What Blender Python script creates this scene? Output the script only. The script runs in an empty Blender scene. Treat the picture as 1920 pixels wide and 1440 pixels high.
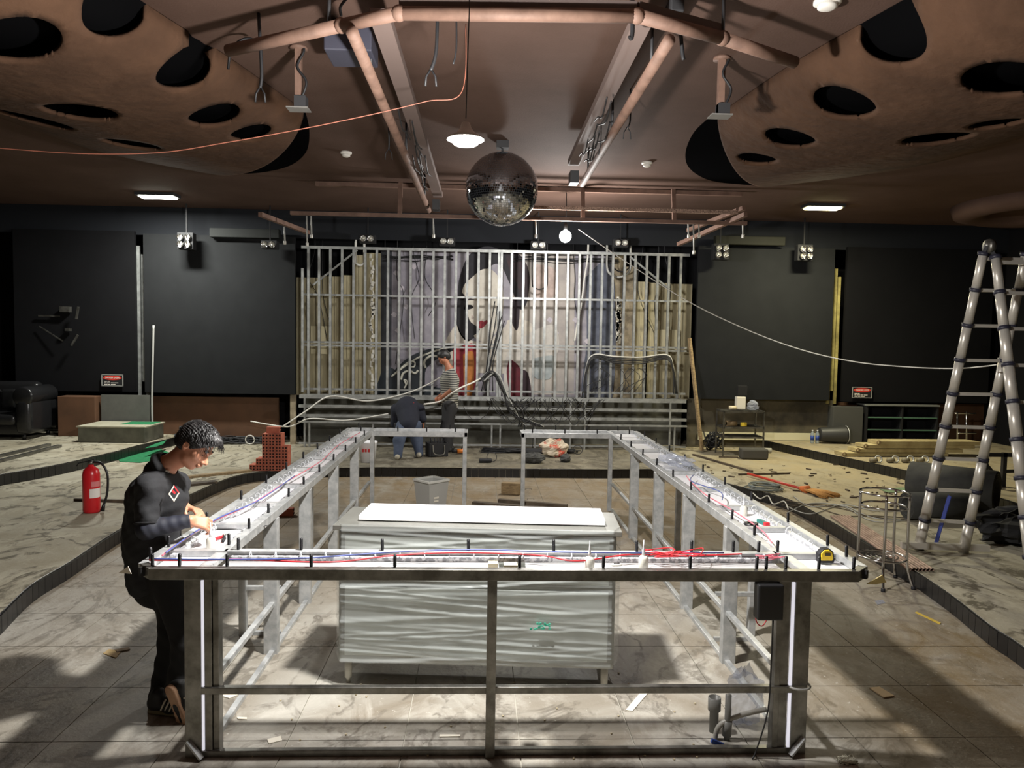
import bpy, bmesh, math, random
import numpy as np
from mathutils import Vector, Matrix
random.seed(7)
np.random.seed(7)
SC = bpy.context.scene
COL = SC.collection
PI = math.pi

# ---------------------------------------------------------------- camera
FOC, CAMH = 1400.0, 2.1            # focal length in pixels of the 1920x1440 frame, camera height
def _axes(vpx=905.0, vpy=638.0, roll=0.8):
    cr, sr = math.cos(math.radians(roll)), math.sin(math.radians(roll))
    v = np.array([(vpx-960)/FOC, (vpy-720)/FOC, 1.0]); v /= np.linalg.norm(v)
    d = np.array([-sr, cr, 0.0]); d = d - v*(d@v); d /= np.linalg.norm(d)
    return np.array([np.cross(d, v), v, -d])
CAMR = _axes()
cam_d = bpy.data.cameras.new('camera'); cam = bpy.data.objects.new('camera', cam_d); COL.objects.link(cam)
cam_d.sensor_width = 36.0; cam_d.lens = FOC/1920*36.0; cam_d.clip_start = 0.05; cam_d.clip_end = 200
_m = Matrix(((CAMR[0][0], -CAMR[0][1], -CAMR[0][2], 0), (CAMR[1][0], -CAMR[1][1], -CAMR[1][2], 0),
             (CAMR[2][0], -CAMR[2][1], -CAMR[2][2], CAMH), (0, 0, 0, 1)))
cam.matrix_world = _m
SC.camera = cam
def _ray(px, py): return CAMR @ np.array([(px-960)/FOC, (py-720)/FOC, 1.0])
def G(px, py, z=0.0):              # point of the place on the level z
    r = _ray(px, py); t = (z-CAMH)/r[2]; return Vector((r[0]*t, r[1]*t, z))
def A(px, py, Y):                  # point of the place at the depth Y
    r = _ray(px, py); t = Y/r[1]; return Vector((r[0]*t, Y, CAMH+r[2]*t))

# ---------------------------------------------------------------- world and exposure
W = bpy.data.worlds.new('world'); SC.world = W; W.use_nodes = True
W.node_tree.nodes['Background'].inputs[0].default_value = (0.02, 0.02, 0.022, 1)
W.node_tree.nodes['Background'].inputs[1].default_value = 1.0
SC.view_settings.view_transform = 'Standard'; SC.view_settings.look = 'None'
SC.view_settings.gamma = 1.0; SC.view_settings.use_curve_mapping = False
SC.view_settings.exposure = 0.0
LAMP_A, LAMP_B, LAMP_C, LAMP_D = 820.0, 300.0, 230.0, 190.0     # watts of the four work lamps (built below)

# ---------------------------------------------------------------- helpers
def srgb(r, g, b):
    f = lambda c: (c/255/12.92) if c/255 <= 0.04045 else ((c/255+0.055)/1.055)**2.4
    return (f(r), f(g), f(b), 1.0)
MATS = {}
def M(name, rgb, rough=0.6, metal=0.0, var=0.0, rgb2=None, scale=6.0, bump=0.0, bscale=None, stretch=None,
      emit=None, alpha=1.0, trans=0.0, coat=0.0, detail=6.0, lo=0.35, hi=0.65, rvar=0.0, spec=None):
    if name in MATS: return MATS[name]
    m = bpy.data.materials.new(name); m.use_nodes = True
    nt = m.node_tree; b = nt.nodes['Principled BSDF']
    c1 = srgb(*rgb)
    b.inputs['Base Color'].default_value = c1
    b.inputs['Roughness'].default_value = rough; b.inputs['Metallic'].default_value = metal
    if spec is not None: b.inputs['Specular IOR Level'].default_value = spec
    if coat: b.inputs['Coat Weight'].default_value = coat
    if alpha < 1: b.inputs['Alpha'].default_value = alpha
    if trans: b.inputs['Transmission Weight'].default_value = trans
    if emit:
        b.inputs['Emission Color'].default_value = srgb(*emit[0]); b.inputs['Emission Strength'].default_value = emit[1]
    if rgb2 or var or bump or rvar:
        tc = nt.nodes.new('ShaderNodeTexCoord'); mp = nt.nodes.new('ShaderNodeMapping')
        nt.links.new(tc.outputs['Object'], mp.inputs['Vector'])
        if stretch: mp.inputs['Scale'].default_value = stretch
        nz = nt.nodes.new('ShaderNodeTexNoise'); nz.inputs['Scale'].default_value = scale; nz.inputs['Detail'].default_value = detail
        nz.inputs['Roughness'].default_value = 0.62
        nt.links.new(mp.outputs['Vector'], nz.inputs['Vector'])
        if rgb2 or var:
            rp = nt.nodes.new('ShaderNodeValToRGB'); e = rp.color_ramp.elements
            e[0].position, e[1].position = lo, hi
            c2 = srgb(*rgb2) if rgb2 else tuple(min(1, c*(1-var)) for c in c1[:3])+(1,)
            e[0].color, e[1].color = c2, c1
            nt.links.new(nz.outputs['Fac'], rp.inputs['Fac']); nt.links.new(rp.outputs['Color'], b.inputs['Base Color'])
        if rvar:
            mr = nt.nodes.new('ShaderNodeMapRange'); mr.inputs[3].default_value = max(0.02, rough-rvar); mr.inputs[4].default_value = min(1, rough+rvar)
            nt.links.new(nz.outputs['Fac'], mr.inputs[0]); nt.links.new(mr.outputs[0], b.inputs['Roughness'])
        if bump:
            nb = nt.nodes.new('ShaderNodeTexNoise'); nb.inputs['Scale'].default_value = bscale or scale*3; nb.inputs['Detail'].default_value = 5
            nt.links.new(mp.outputs['Vector'], nb.inputs['Vector'])
            bp = nt.nodes.new('ShaderNodeBump'); bp.inputs['Strength'].default_value = bump; bp.inputs['Distance'].default_value = 0.02
            nt.links.new(nb.outputs['Fac'], bp.inputs['Height']); nt.links.new(bp.outputs['Normal'], b.inputs['Normal'])
    MATS[name] = m
    return m

class MB:
    """collects shapes and links them as ONE mesh object"""
    def __init__(s): s.v = []; s.f = []; s.sm = []
    def add(s, vs, fs, smooth=False):
        o = len(s.v); s.v += [tuple(v) for v in vs]; s.f += [tuple(i+o for i in f) for f in fs]; s.sm += [smooth]*len(fs); return s
    def box(s, c, d, rz=0.0, R=None):
        x, y, z = d[0]/2, d[1]/2, d[2]/2; c = Vector(c)
        R = R or Matrix.Rotation(rz, 3, 'Z')
        vs = [c + R @ Vector((a*x, b*y, e*z)) for a in (-1, 1) for b in (-1, 1) for e in (-1, 1)]
        return s.add(vs, [(0, 1, 3, 2), (4, 6, 7, 5), (0, 4, 5, 1), (2, 3, 7, 6), (0, 2, 6, 4), (1, 5, 7, 3)])
    def bar(s, a, b, w, h, up=(0, 0, 1)):       # rectangular bar from a to b
        a, b = Vector(a), Vector(b); d = (b-a); L = d.length; d.normalize(); up = Vector(up)
        sx = d.cross(up)
        if sx.length < 1e-4: sx = d.cross(Vector((1, 0, 0)))
        sx.normalize(); uz = sx.cross(d)
        R = Matrix((sx, d, uz)).transposed()
        return s.box((a+b)/2, (w, L, h), R=R)
    def tube(s, pts, r, n=6, closed=False, cap=True):
        P = [Vector(p) for p in pts]; N = len(P); rr = r if isinstance(r, (list, tuple)) else [r]*N
        vs = []; up = Vector((0.13, 0.21, 0.97)); prev = None
        for i, p in enumerate(P):
            a = P[(i-1) % N] if (closed or i > 0) else P[i]; b = P[(i+1) % N] if (closed or i < N-1) else P[i]
            d = (b-a)
            if d.length < 1e-9: d = Vector((0, 0, 1))
            d.normalize()
            if prev is None:
                x = d.cross(up)
                if x.length < 1e-3: x = d.cross(Vector((1, 0, 0)))
            else: x = prev - d*prev.dot(d)
            if x.length < 1e-6: x = d.cross(Vector((0.3, 1, 0.2)))
            x.normalize(); prev = x; y = d.cross(x)
            vs += [p + (x*math.cos(2*PI*k/n) + y*math.sin(2*PI*k/n))*rr[i] for k in range(n)]
        fs = []
        for i in range(N if closed else N-1):
            j = (i+1) % N
            fs += [(i*n+k, i*n+(k+1) % n, j*n+(k+1) % n, j*n+k) for k in range(n)]
        if cap and not closed: fs += [tuple(range(n))[::-1], tuple((N-1)*n+k for k in range(n))]
        return s.add(vs, fs, True)
    def cyl(s, a, b, r, n=16, r2=None): return s.tube([a, b], [r, r if r2 is None else r2], n)
    def lathe(s, prof, n=20, c=(0, 0, 0), R=None, smooth=True):   # prof: (radius, height)
        c = Vector(c); R = R or Matrix.Identity(3); vs = []; fs = []
        for r, z in prof: vs += [c + R @ Vector((r*math.cos(2*PI*k/n), r*math.sin(2*PI*k/n), z)) for k in range(n)]
        for i in range(len(prof)-1): fs += [(i*n+k, i*n+(k+1) % n, (i+1)*n+(k+1) % n, (i+1)*n+k) for k in range(n)]
        if prof[0][0] > 1e-5: fs.append(tuple(range(n))[::-1])
        if prof[-1][0] > 1e-5: fs.append(tuple((len(prof)-1)*n+k for k in range(n)))
        return s.add(vs, fs, smooth)
    def ell(s, c, r, n=16, m=10, R=None):
        return s.lathe([(math.sin(PI*i/m)+1e-6*(i in (0, m)), -math.cos(PI*i/m)) for i in range(m+1)], n, c,
                       (R or Matrix.Identity(3)) @ Matrix.Diagonal(Vector(r)))
    def prism(s, poly, o, ux, uy, un, t):       # 2-D outline in the plane (ux,uy) at o, thickness t along un
        o, ux, uy, un = Vector(o), Vector(ux), Vector(uy), Vector(un); n = len(poly)
        a = [o+ux*p[0]+uy*p[1] for p in poly]; b = [q+un*t for q in a]
        return s.add(a+b, [tuple(range(n))[::-1], tuple(range(n, 2*n))]+[(i, (i+1) % n, n+(i+1) % n, n+i) for i in range(n)])
    def torus(s, c, R0, r, n=24, m=6, R=None):
        c = Vector(c); R = R or Matrix.Identity(3)
        return s.tube([c + R @ Vector((R0*math.cos(2*PI*k/n), R0*math.sin(2*PI*k/n), 0)) for k in range(n)], r, m, closed=True)
    def mesh(s, name):
        me = bpy.data.meshes.new(name); me.from_pydata(s.v, [], s.f); me.polygons.foreach_set('use_smooth', s.sm); me.update(); return me
    def build(s, name, mat, parent=None, bevel=0.0, fixn=True):
        me = s.mesh(name)
        if fixn:
            bm = bmesh.new(); bm.from_mesh(me); bmesh.ops.recalc_face_normals(bm, faces=bm.faces); bm.to_mesh(me); bm.free()
        o = bpy.data.objects.new(name, me); COL.objects.link(o); me.materials.append(mat)
        if bevel:
            b = o.modifiers.new('bevel', 'BEVEL'); b.width = bevel; b.segments = 2; b.limit_method = 'ANGLE'; b.angle_limit = math.radians(50)
        if parent is not None: par(o, parent)
        return o
def par(o, p):
    o.parent = p; o.matrix_parent_inverse = worldm(p).inverted(); return o
def worldm(p):
    m = p.matrix_basis.copy()
    if p.parent is not None: m = worldm(p.parent) @ p.matrix_parent_inverse @ m
    return m
def tag(o, label=None, cat=None, group=None, kind=None):
    if label: o['label'] = label
    if cat: o['category'] = cat
    if group: o['group'] = group
    if kind: o['kind'] = kind
    return o
def thing(name, label, cat, loc=(0, 0, 0), rz=0.0, group=None):
    o = bpy.data.objects.new(name, None); COL.objects.link(o); o.location = loc; o.rotation_euler = (0, 0, rz); o.empty_display_size = 0.05
    return tag(o, label, cat, group)
def inst(me, name, loc, rz=0.0, parent=None, scale=None, rot=None):
    o = bpy.data.objects.new(name, me); COL.objects.link(o); o.location = loc; o.rotation_euler = rot or (0, 0, rz)
    if scale: o.scale = scale
    if parent is not None: par(o, parent)
    return o
def copy_tree(o, parent=None):
    c = o.copy(); COL.objects.link(c); c.parent = parent
    for ch in list(o.children): copy_tree(ch, c)
    return c
def spline(P, n=8):                             # smooth curve through points
    P = [Vector(p) for p in P]; out = []
    for i in range(len(P)-1):
        a, b, c, d = P[max(i-1, 0)], P[i], P[i+1], P[min(i+2, len(P)-1)]
        for k in range(n):
            t = k/n
            out.append(0.5*((2*b)+(c-a)*t+(2*a-5*b+4*c-d)*t*t+(3*b-a-3*c+d)*t**3))
    out.append(P[-1]); return out
def sag(a, b, s, n=14):
    a, b = Vector(a), Vector(b)
    return [a.lerp(b, i/n)+Vector((0, 0, -4*s*(i/n)*(1-i/n))) for i in range(n+1)]
def wire(name, pts, r, mat, label, cat='cable', group=None, n=5):
    return tag(MB().tube(pts, r, n).build(name, mat), label, cat, group)

# ---------------------------------------------------------------- materials
m_steel = M('galvanised_steel', (198, 199, 198), 0.45, 0.45, rgb2=(164, 167, 168), scale=14, rvar=0.12, bump=0.05)
m_steel_dark = M('raw_steel_tube', (134, 132, 126), 0.38, 0.8, rgb2=(92, 90, 84), scale=9, rvar=0.1)
m_stud = M('stud_steel', (176, 178, 176), 0.45, 0.6, rgb2=(140, 142, 140), scale=9)
m_chrome = M('chrome', (215, 215, 215), 0.12, 1.0)
m_alu = M('aluminium', (205, 200, 190), 0.36, 0.45, rgb2=(192, 187, 177), scale=4)
m_white = M('white_acrylic', (235, 235, 238), 0.35)
m_black = M('black_plastic', (24, 24, 26), 0.45)
m_blackmatte = M('black_matte', (17, 17, 19), 0.8)
m_rubber = M('rubber', (28, 28, 32), 0.7)
m_red = M('red_wire', (205, 40, 50), 0.5)
m_pink = M('faded_red_wire', (214, 110, 125), 0.5)
m_blue = M('blue_wire', (70, 85, 150), 0.5)
m_cable = M('black_cable', (34, 34, 36), 0.55)
m_cable_grey = M('grey_cable', (165, 165, 160), 0.5)
m_cable_white = M('white_cable', (215, 213, 205), 0.5)
m_wood = M('timber', (158, 136, 100), 0.75, rgb2=(112, 92, 64), scale=5, stretch=(1, 9, 9))
m_wood_dark = M('dirty_timber', (96, 84, 68), 0.8, rgb2=(60, 50, 40), scale=6)
m_paper = M('paper', (222, 216, 200), 0.8)
m_card = M('cardboard', (196, 170, 122), 0.8, rgb2=(170, 145, 100), scale=8)
# ================================================================ the room
CEIL = 4.4
XL, XR, YB, YF = -9.6, 9.9, 14.9, -4.0
m_floor = None
def floor_mat(name, base, dirt, light, dscale=1.0, bias=0.0, rough=0.55, zone=None, smear=0.6):
    m = bpy.data.materials.new(name); m.use_nodes = True; nt = m.node_tree; b = nt.nodes['Principled BSDF']
    N = nt.nodes.new; L = nt.links.new
    geo = N('ShaderNodeNewGeometry')
    def noise(sc, det, dist=0.0, st=(1, 1, 1), rough_=0.6):
        mp = N('ShaderNodeMapping'); mp.inputs['Scale'].default_value = st; L(geo.outputs['Position'], mp.inputs['Vector'])
        n = N('ShaderNodeTexNoise'); n.inputs['Scale'].default_value = sc; n.inputs['Detail'].default_value = det
        n.inputs['Distortion'].default_value = dist; n.inputs['Roughness'].default_value = rough_; L(mp.outputs[0], n.inputs['Vector']); return n
    def ramp(src, p0, p1):
        r = N('ShaderNodeMapRange'); r.inputs[1].default_value = p0; r.inputs[2].default_value = p1; L(src, r.inputs[0]); return r.outputs[0]
    def mix(f, a, c):
        x = N('ShaderNodeMixRGB'); L(f, x.inputs[0])
        for k, v in ((1, a), (2, c)):
            if isinstance(v, tuple): x.inputs[k].default_value = v
            else: L(v, x.inputs[k])
        return x.outputs[0]
    n1 = noise(0.9*dscale, 8, 1.2); n2 = noise(2.6*dscale, 10, 0.7, (1, 0.6, 1), .68); n3 = noise(5*dscale, 9, 1.0, (1, .7, 1), .66); n4 = noise(40, 4)
    c = mix(ramp(n1.outputs[0], 0.36+bias, 0.66+bias), srgb(*dirt), srgb(*base))
    c = mix(ramp(n2.outputs[0], 0.48, 0.72), c, srgb(*light))
    dk = tuple(v*0.45 for v in srgb(*dirt)[:3])+(1,)
    mk = N('ShaderNodeMath'); mk.operation = 'MULTIPLY'; mk.inputs[1].default_value = .75; L(ramp(n3.outputs[0], 0.57, 0.70), mk.inputs[0]); c = mix(mk.outputs[0], c, dk)
    # curved scuff marks: narrow bands of a noise, only where another noise is high
    n5 = noise(1.5*dscale, 5, 0.8, (1, .6, 1)); n6 = noise(.8, 3, 0.0)
    ab = N('ShaderNodeMath'); ab.operation = 'SUBTRACT'; L(n5.outputs[0], ab.inputs[0]); ab.inputs[1].default_value = .5
    aa = N('ShaderNodeMath'); aa.operation = 'ABSOLUTE'; L(ab.outputs[0], aa.inputs[0])
    sm = N('ShaderNodeMath'); sm.operation = 'MULTIPLY'; L(ramp(aa.outputs[0], .03, .008), sm.inputs[0]); L(ramp(n3.outputs[0], .40, .52), sm.inputs[1])
    s2 = N('ShaderNodeMath'); s2.operation = 'MULTIPLY'; L(sm.outputs[0], s2.inputs[0]); s2.inputs[1].default_value = smear
    c = mix(s2.outputs[0], c, dk)
    for zone, zcol in (zone or ()):             # another tone laid over one part of the room, with a ragged border
        sx = N('ShaderNodeSeparateXYZ'); L(geo.outputs['Position'], sx.inputs[0]); f = None
        for ax, lo, hi in zone:
            v = ramp(sx.outputs[ax], lo, hi)
            if f is None: f = v
            else: q = N('ShaderNodeMath'); q.operation = 'MULTIPLY'; L(f, q.inputs[0]); L(v, q.inputs[1]); f = q.outputs[0]
        q = N('ShaderNodeMath'); q.operation = 'MULTIPLY'; L(f, q.inputs[0]); L(ramp(n2.outputs[0], .25, .62), q.inputs[1])
        c = mix(q.outputs[0], c, srgb(*zcol))
    c = mix(ramp(n4.outputs[0], 0.66, 0.74), c, srgb(*light))
    L(c, b.inputs['Base Color']); L(ramp(n2.outputs[0], 0.3, 0.8), b.inputs['Roughness'])
    mr = N('ShaderNodeMapRange'); mr.inputs[3].default_value = rough-0.1; mr.inputs[4].default_value = rough+0.25; L(n2.outputs[0], mr.inputs[0]); L(mr.outputs[0], b.inputs['Roughness'])
    bp = N('ShaderNodeBump'); bp.inputs['Strength'].default_value = 0.25; bp.inputs['Distance'].default_value = 0.015
    ad = N('ShaderNodeMath'); L(n3.outputs[0], ad.inputs[0]); L(n4.outputs[0], ad.inputs[1]); L(ad.outputs[0], bp.inputs['Height']); L(bp.outputs[0], b.inputs['Normal'])
    MATS[name] = m; return m
m_floor = floor_mat('dusty_floor_tile', (164, 160, 150), (128, 118, 102), (190, 186, 176), 1.0, -.04, zone=((((1, 5.6, 7.4),), (128, 110, 82)), (((0, 1.9, 2.4), (1, 6.4, 5.2)), (112, 94, 64)), (((0, -2.6, -3.0), (1, 5.2, 4.4)), (112, 98, 74))), smear=.6)
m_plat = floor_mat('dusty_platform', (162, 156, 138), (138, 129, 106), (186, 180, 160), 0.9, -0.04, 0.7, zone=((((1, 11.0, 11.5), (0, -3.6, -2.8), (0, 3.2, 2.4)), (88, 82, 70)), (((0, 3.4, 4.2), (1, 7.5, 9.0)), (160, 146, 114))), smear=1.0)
m_joint = M('tile_joint', (176, 172, 160), 0.8)
m_riser = M('black_riser_tile', (26, 26, 27), 0.32, rgb2=(70, 66, 58), scale=22, lo=0.24, hi=0.42)
m_ceil = M('brown_ceiling_paint', (92, 72, 63), 0.85, spec=.2, rgb2=(80, 61, 52), scale=0.8, bump=0.15, bscale=60)
m_horn = M('brown_rough_plaster', (88, 64, 48), 0.9, spec=.2, rgb2=(70, 50, 37), scale=1.6, bump=0.8, bscale=9)
m_wallblk = M('black_wall_paint', (18, 18, 20), 0.75, spec=.15, rgb2=(15, 15, 17), scale=2)
m_panel = M('charcoal_screen_fabric', (33, 34, 35), 0.85, spec=.1, rgb2=(30, 31, 32), scale=3)
m_brownwall = M('brown_wall_board', (98, 67, 45), 0.75, rgb2=(82, 56, 37), scale=2)
m_greywall = M('grey_plaster', (92, 92, 84), 0.85, rgb2=(66, 64, 56), scale=2.4)
m_cloth = M('black_speaker_cloth', (13, 13, 14), 0.95, spec=0.0)

def ceilz(): return CEIL
# --- lower floor: slab (the joints) and one object for each tile
floor = tag(MB().box((0.1, 6.3, -0.06), (8.6, 11.4, 0.12)).build('floor', m_joint), kind='structure')
tile = MB().box((0, 0, 0), (0.594, 0.594, 0.008)).mesh('tile'); tile.materials.append(m_floor)
y0 = G(1600, 1386)[1]
for i in range(-7, 7):
    for j in range(-5, 13):
        x, y = 0.22+0.6*i+0.3, y0+0.6*j+0.3
        inst(tile, 'tile', (x, y, 0.004), parent=floor)
# --- raised platform round the dance floor, with a tiled riser
loop = [G(*p) for p in ((0, 1190), (60, 1130), (130, 1085), (200, 1035), (240, 1010), (290, 985), (345, 955), (400, 928), (440, 912), (480, 904), (560, 897), (640, 895))]
loop += [Vector((x, 11.33, 0)) for x in (-1.2, 0.3, 1.8)]
loop += [G(*p) for p in ((1237, 898), (1272, 910), (1330, 918), (1400, 935), (1475, 956), (1550, 997), (1622, 1043), (1700, 1091), (1740, 1118), (1790, 1155), (1860, 1213), (1920, 1255))]
loop += [Vector(p) for p in ((3.35, 3.7, 0), (2.75, 2.4, 0), (1.7, 1.35, 0), (0.1, 0.95, 0), (-1.5, 1.3, 0), (-2.5, 2.5, 0), (-3.05, 3.9, 0))]
loop.append(loop[0])
def resample(P, step):
    P = spline(P, 10); L = [0]
    for a, b in zip(P, P[1:]): L.append(L[-1]+(b-a).length)
    n = max(2, int(round(L[-1]/step))); out = []; k = 0
    for i in range(n+1):
        s = L[-1]*i/n
        while k < len(L)-2 and L[k+1] < s: k += 1
        d = L[k+1]-L[k]; out.append(P[k].lerp(P[k+1], (s-L[k])/d if d > 1e-9 else 0))
    return out
LP = resample(loop, 0.105)
def platform(name, P, outer, z0, z1, closed, label=None):
    mb = MB(); n = len(P); vs = []
    for p, q in zip(P, outer): vs += [(p.x, p.y, z0), (p.x, p.y, z1), (q.x, q.y, z1)]
    fs = []
    for i in range(n-1):
        a, b = i*3, i*3+3; fs += [(a, b, b+1, a+1), (a+1, b+1, b+2, a+2)]
    mb.add(vs, fs)
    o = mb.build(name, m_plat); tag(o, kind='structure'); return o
C0 = Vector((0.1, 6.4, 0)); out = []
for p in LP:
    d = p-C0; k = min(((XR if d.x > 0 else XL)-C0.x)/d.x if abs(d.x) > 1e-6 else 1e9, ((YB if d.y > 0 else YF)-C0.y)/d.y if abs(d.y) > 1e-6 else 1e9); out.append(C0+d*k)
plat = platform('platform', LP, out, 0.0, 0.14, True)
rt = MB().box((0, 0, 0), (0.1, 0.014, 0.132)).mesh('tile'); rt.materials.append(m_riser)
def risers(P, parent, z, cen, keep):
    for a, b in zip(P, P[1:]):
        m = (a+b)/2
        if not keep(m): continue
        d = (b-a); nrm = Vector((-d.y, d.x, 0)).normalized()
        if nrm.dot(cen-m) < 0: nrm = -nrm
        inst(rt, 'tile', (m.x+nrm.x*0.006, m.y+nrm.y*0.006, z), math.atan2(d.y, d.x), parent, scale=(d.length/0.105, 1, 1))
risers(LP, plat, 0.07, C0, lambda m: m.y > 4.2)
lip = MB(); edge = [Vector((p.x, p.y, 0.143)) for p in LP]
lip.tube(edge, 0.006, 4).build('edge_strip', m_riser, plat)
# --- second step on either side
def upper(name, P, xo):
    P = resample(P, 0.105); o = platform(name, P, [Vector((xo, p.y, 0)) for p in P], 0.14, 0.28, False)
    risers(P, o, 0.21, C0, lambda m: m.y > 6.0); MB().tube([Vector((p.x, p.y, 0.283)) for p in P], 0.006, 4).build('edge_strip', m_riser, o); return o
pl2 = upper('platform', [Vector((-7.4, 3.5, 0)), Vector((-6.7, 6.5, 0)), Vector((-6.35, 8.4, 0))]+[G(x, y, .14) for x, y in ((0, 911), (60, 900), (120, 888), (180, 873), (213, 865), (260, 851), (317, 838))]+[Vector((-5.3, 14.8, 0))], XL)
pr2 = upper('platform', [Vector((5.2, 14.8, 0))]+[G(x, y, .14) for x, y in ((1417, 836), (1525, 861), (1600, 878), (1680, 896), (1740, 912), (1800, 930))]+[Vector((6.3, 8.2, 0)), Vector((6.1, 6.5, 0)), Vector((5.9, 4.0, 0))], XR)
# --- walls and ceiling
def struct(name, mb, mat): return tag(mb.build(name, mat), kind='structure')
struct('wall_back', MB().box(((XL+XR)/2, YB+0.1, 2.3), (XR-XL+0.4, 0.2, 5.0)), m_wallblk)
struct('wall_left', MB().box((XL-0.1, 5.4, 2.3), (0.2, 19.4, 5.0)), m_wallblk)
struct('wall_right', MB().box((XR+0.1, 5.4, 2.3), (0.2, 19.4, 5.0)), m_wallblk)
struct('wall_front', MB().box(((XL+XR)/2, YF-0.1, 2.3), (XR-XL, 0.2, 5.0)), m_brownwall)
YE = 13.75                                       # where the brown ceiling ends above the stage
struct('ceiling', MB().box(((XL+XR)/2, (YE+YF)/2, CEIL+0.1), (XR-XL+0.4, YE-YF+0.2, 0.2)), m_ceil)
struct('trim_1', MB().box(((XL+XR)/2, (YE+YB)/2+0.05, CEIL+0.1), (XR-XL+0.4, YB-YE-0.1, 0.2)), m_wallblk)
# --- perforated horns of the ceiling
def horn(name, I, O, dep, holes, mouth, sgn):
    I, O = spline([Vector(p+(0,)) for p in I], 14), spline([Vector(p+(0,)) for p in O], 14)
    I, O = resample(I, 0.03), resample(O, 0.03)
    ns, nt_ = 300, 130
    pick = lambda L, s: L[int(round(s*(len(L)-1)))] if False else L[min(int(s*(len(L)-1)), len(L)-2)].lerp(L[min(int(s*(len(L)-1)), len(L)-2)+1], s*(len(L)-1)-min(int(s*(len(L)-1)), len(L)-2))
    V = np.zeros((ns+1, nt_+1, 3))
    for i in range(ns+1):
        s = i/ns; a, b = pick(I, s), pick(O, s); d = dep[0]+(dep[1]-dep[0])*s
        for j in range(nt_+1):
            t = j/nt_; p = a.lerp(b, t); V[i, j] = (p.x, p.y, CEIL+0.01-d*math.sin(PI*t**0.62)**0.8 if 0 < t < 1 else CEIL+0.01)
    kill = np.zeros((ns+1, nt_+1), bool); own = np.zeros((ns+1, nt_+1), int); cen = []
    for h, (px, py, rad) in enumerate(holes):
        # where the line of sight of that hole meets the plaster
        r = _ray(px, py); r = r/np.linalg.norm(r); w = V-np.array([0, 0, CAMH]); along = w@r; dist = np.linalg.norm(w-along[..., None]*r, axis=-1)
        c = V.reshape(-1, 3)[np.argmin(dist)]; cen.append((c, rad))
        ins = np.linalg.norm(V-c, axis=-1) < rad*1.02; kill |= ins; own[ins] = h
    # the cells a hole touches go; the rim they leave is drawn onto the circle
    dead = kill[:-1, :-1] | kill[1:, :-1] | kill[:-1, 1:] | kill[1:, 1:]
    for i in range(ns):
        for j in range(nt_):
            if not dead[i, j]: continue
            hs = [own[a, b] for a in (i, i+1) for b in (j, j+1) if kill[a, b]]
            for a in (i, i+1):
                for b in (j, j+1):
                    if not kill[a, b]:
                        c, rad = cen[hs[0]]; d = V[a, b]-c; V[a, b] = c+d/np.linalg.norm(d)*rad
    vs = V.reshape(-1, 3).tolist(); fs = []
    for i in range(ns):
        for j in range(nt_):
            if dead[i, j]: continue
            a = i*(nt_+1)+j; fs.append((a, a+1, a+nt_+2, a+nt_+1))
    o = MB().add(vs, fs, True).build(name, m_horn, fixn=False); tag(o, kind='structure')
    sol = o.modifiers.new('thick', 'SOLIDIFY'); sol.thickness = 0.03; sol.offset = 1.0 if sgn > 0 else -1.0
    # cloth behind the holes
    U = V[::4, ::4].copy(); U[..., 2] = np.minimum(U[..., 2]+0.16, CEIL-0.004); a_, b_ = U.shape[:2]
    fs = [(i*b_+j, i*b_+j+1, (i+1)*b_+j+1, (i+1)*b_+j) for i in range(a_-1) for j in range(b_-1)]
    MB().add(U.reshape(-1, 3).tolist(), fs, True).build('speaker_cloth', m_cloth, o, fixn=False)
    # black opening beyond the lip
    mp = spline([G(x, y, CEIL-0.004) for x, y in mouth], 8); n = len(mp)
    MB().add(mp+[p+Vector((0, 0, 0.003)) for p in mp], [tuple(range(n)), tuple(range(n, 2*n))[::-1]]+[(i, (i+1) % n, n+(i+1) % n, n+i) for i in range(n)]).build('opening', m_cloth, o)
    return o
horn('ceiling_horn', [(-1.84, 7.8), (-2.12, 6.4), (-2.4, 5.3), (-2.9, 3.0), (-3.4, 0.5)], [(-3.95, 10.85), (-4.95, 9.6), (-5.3, 7.5), (-5.7, 4.5), (-6.0, 1.5)], (0.36, 0.75),
     [(25, 80, .28), (347, 135, .235), (150, 211, .28), (405, 218, .23), (222, 10, .27), (248, 272, .27), (472, 252, .2), (330, 313, .22), (60, 225, .33)],
     ((571, 205), (580, 245), (574, 285), (545, 310), (500, 322), (450, 326), (390, 322), (440, 290), (500, 250), (535, 215)), 1)
horn('ceiling_horn', [(2.32, 7.55), (2.5, 6.1), (2.75, 4.99), (3.2, 3.0), (3.6, 0.5)], [(4.15, 10.8), (5.5, 9.4), (5.9, 7.5), (6.2, 4.5), (6.5, 1.5)], (0.36, 0.75),
     [(1665, 62, .27), (1582, 198, .25), (1481, 262, .235), (1420, 300, .2), (1890, 152, .29), (1755, 263, .28), (1640, 331, .25), (1870, 232, .2)],
     ((1338, 214), (1300, 250), (1285, 290), (1295, 318), (1330, 338), (1380, 345), (1437, 346), (1400, 310), (1370, 260), (1360, 220)), -1)
# round dropped rims at the sides of the ceiling
for c, rr in (((8.9, 11.6, CEIL), 1.35), ((-9.3, 12.0, CEIL), 0.95)):
    struct('ceiling_ring', MB().lathe([(rr*0.6, -0.02), (rr*0.62, -0.16), (rr*0.8, -0.22), (rr*0.96, -0.16), (rr, 0.0)], 40, c) if c[0] > 0 else MB().lathe([(0.01, -0.3), (rr*0.2, -0.28), (rr*0.25, 0.0)], 24, c), m_ceil)
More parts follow.
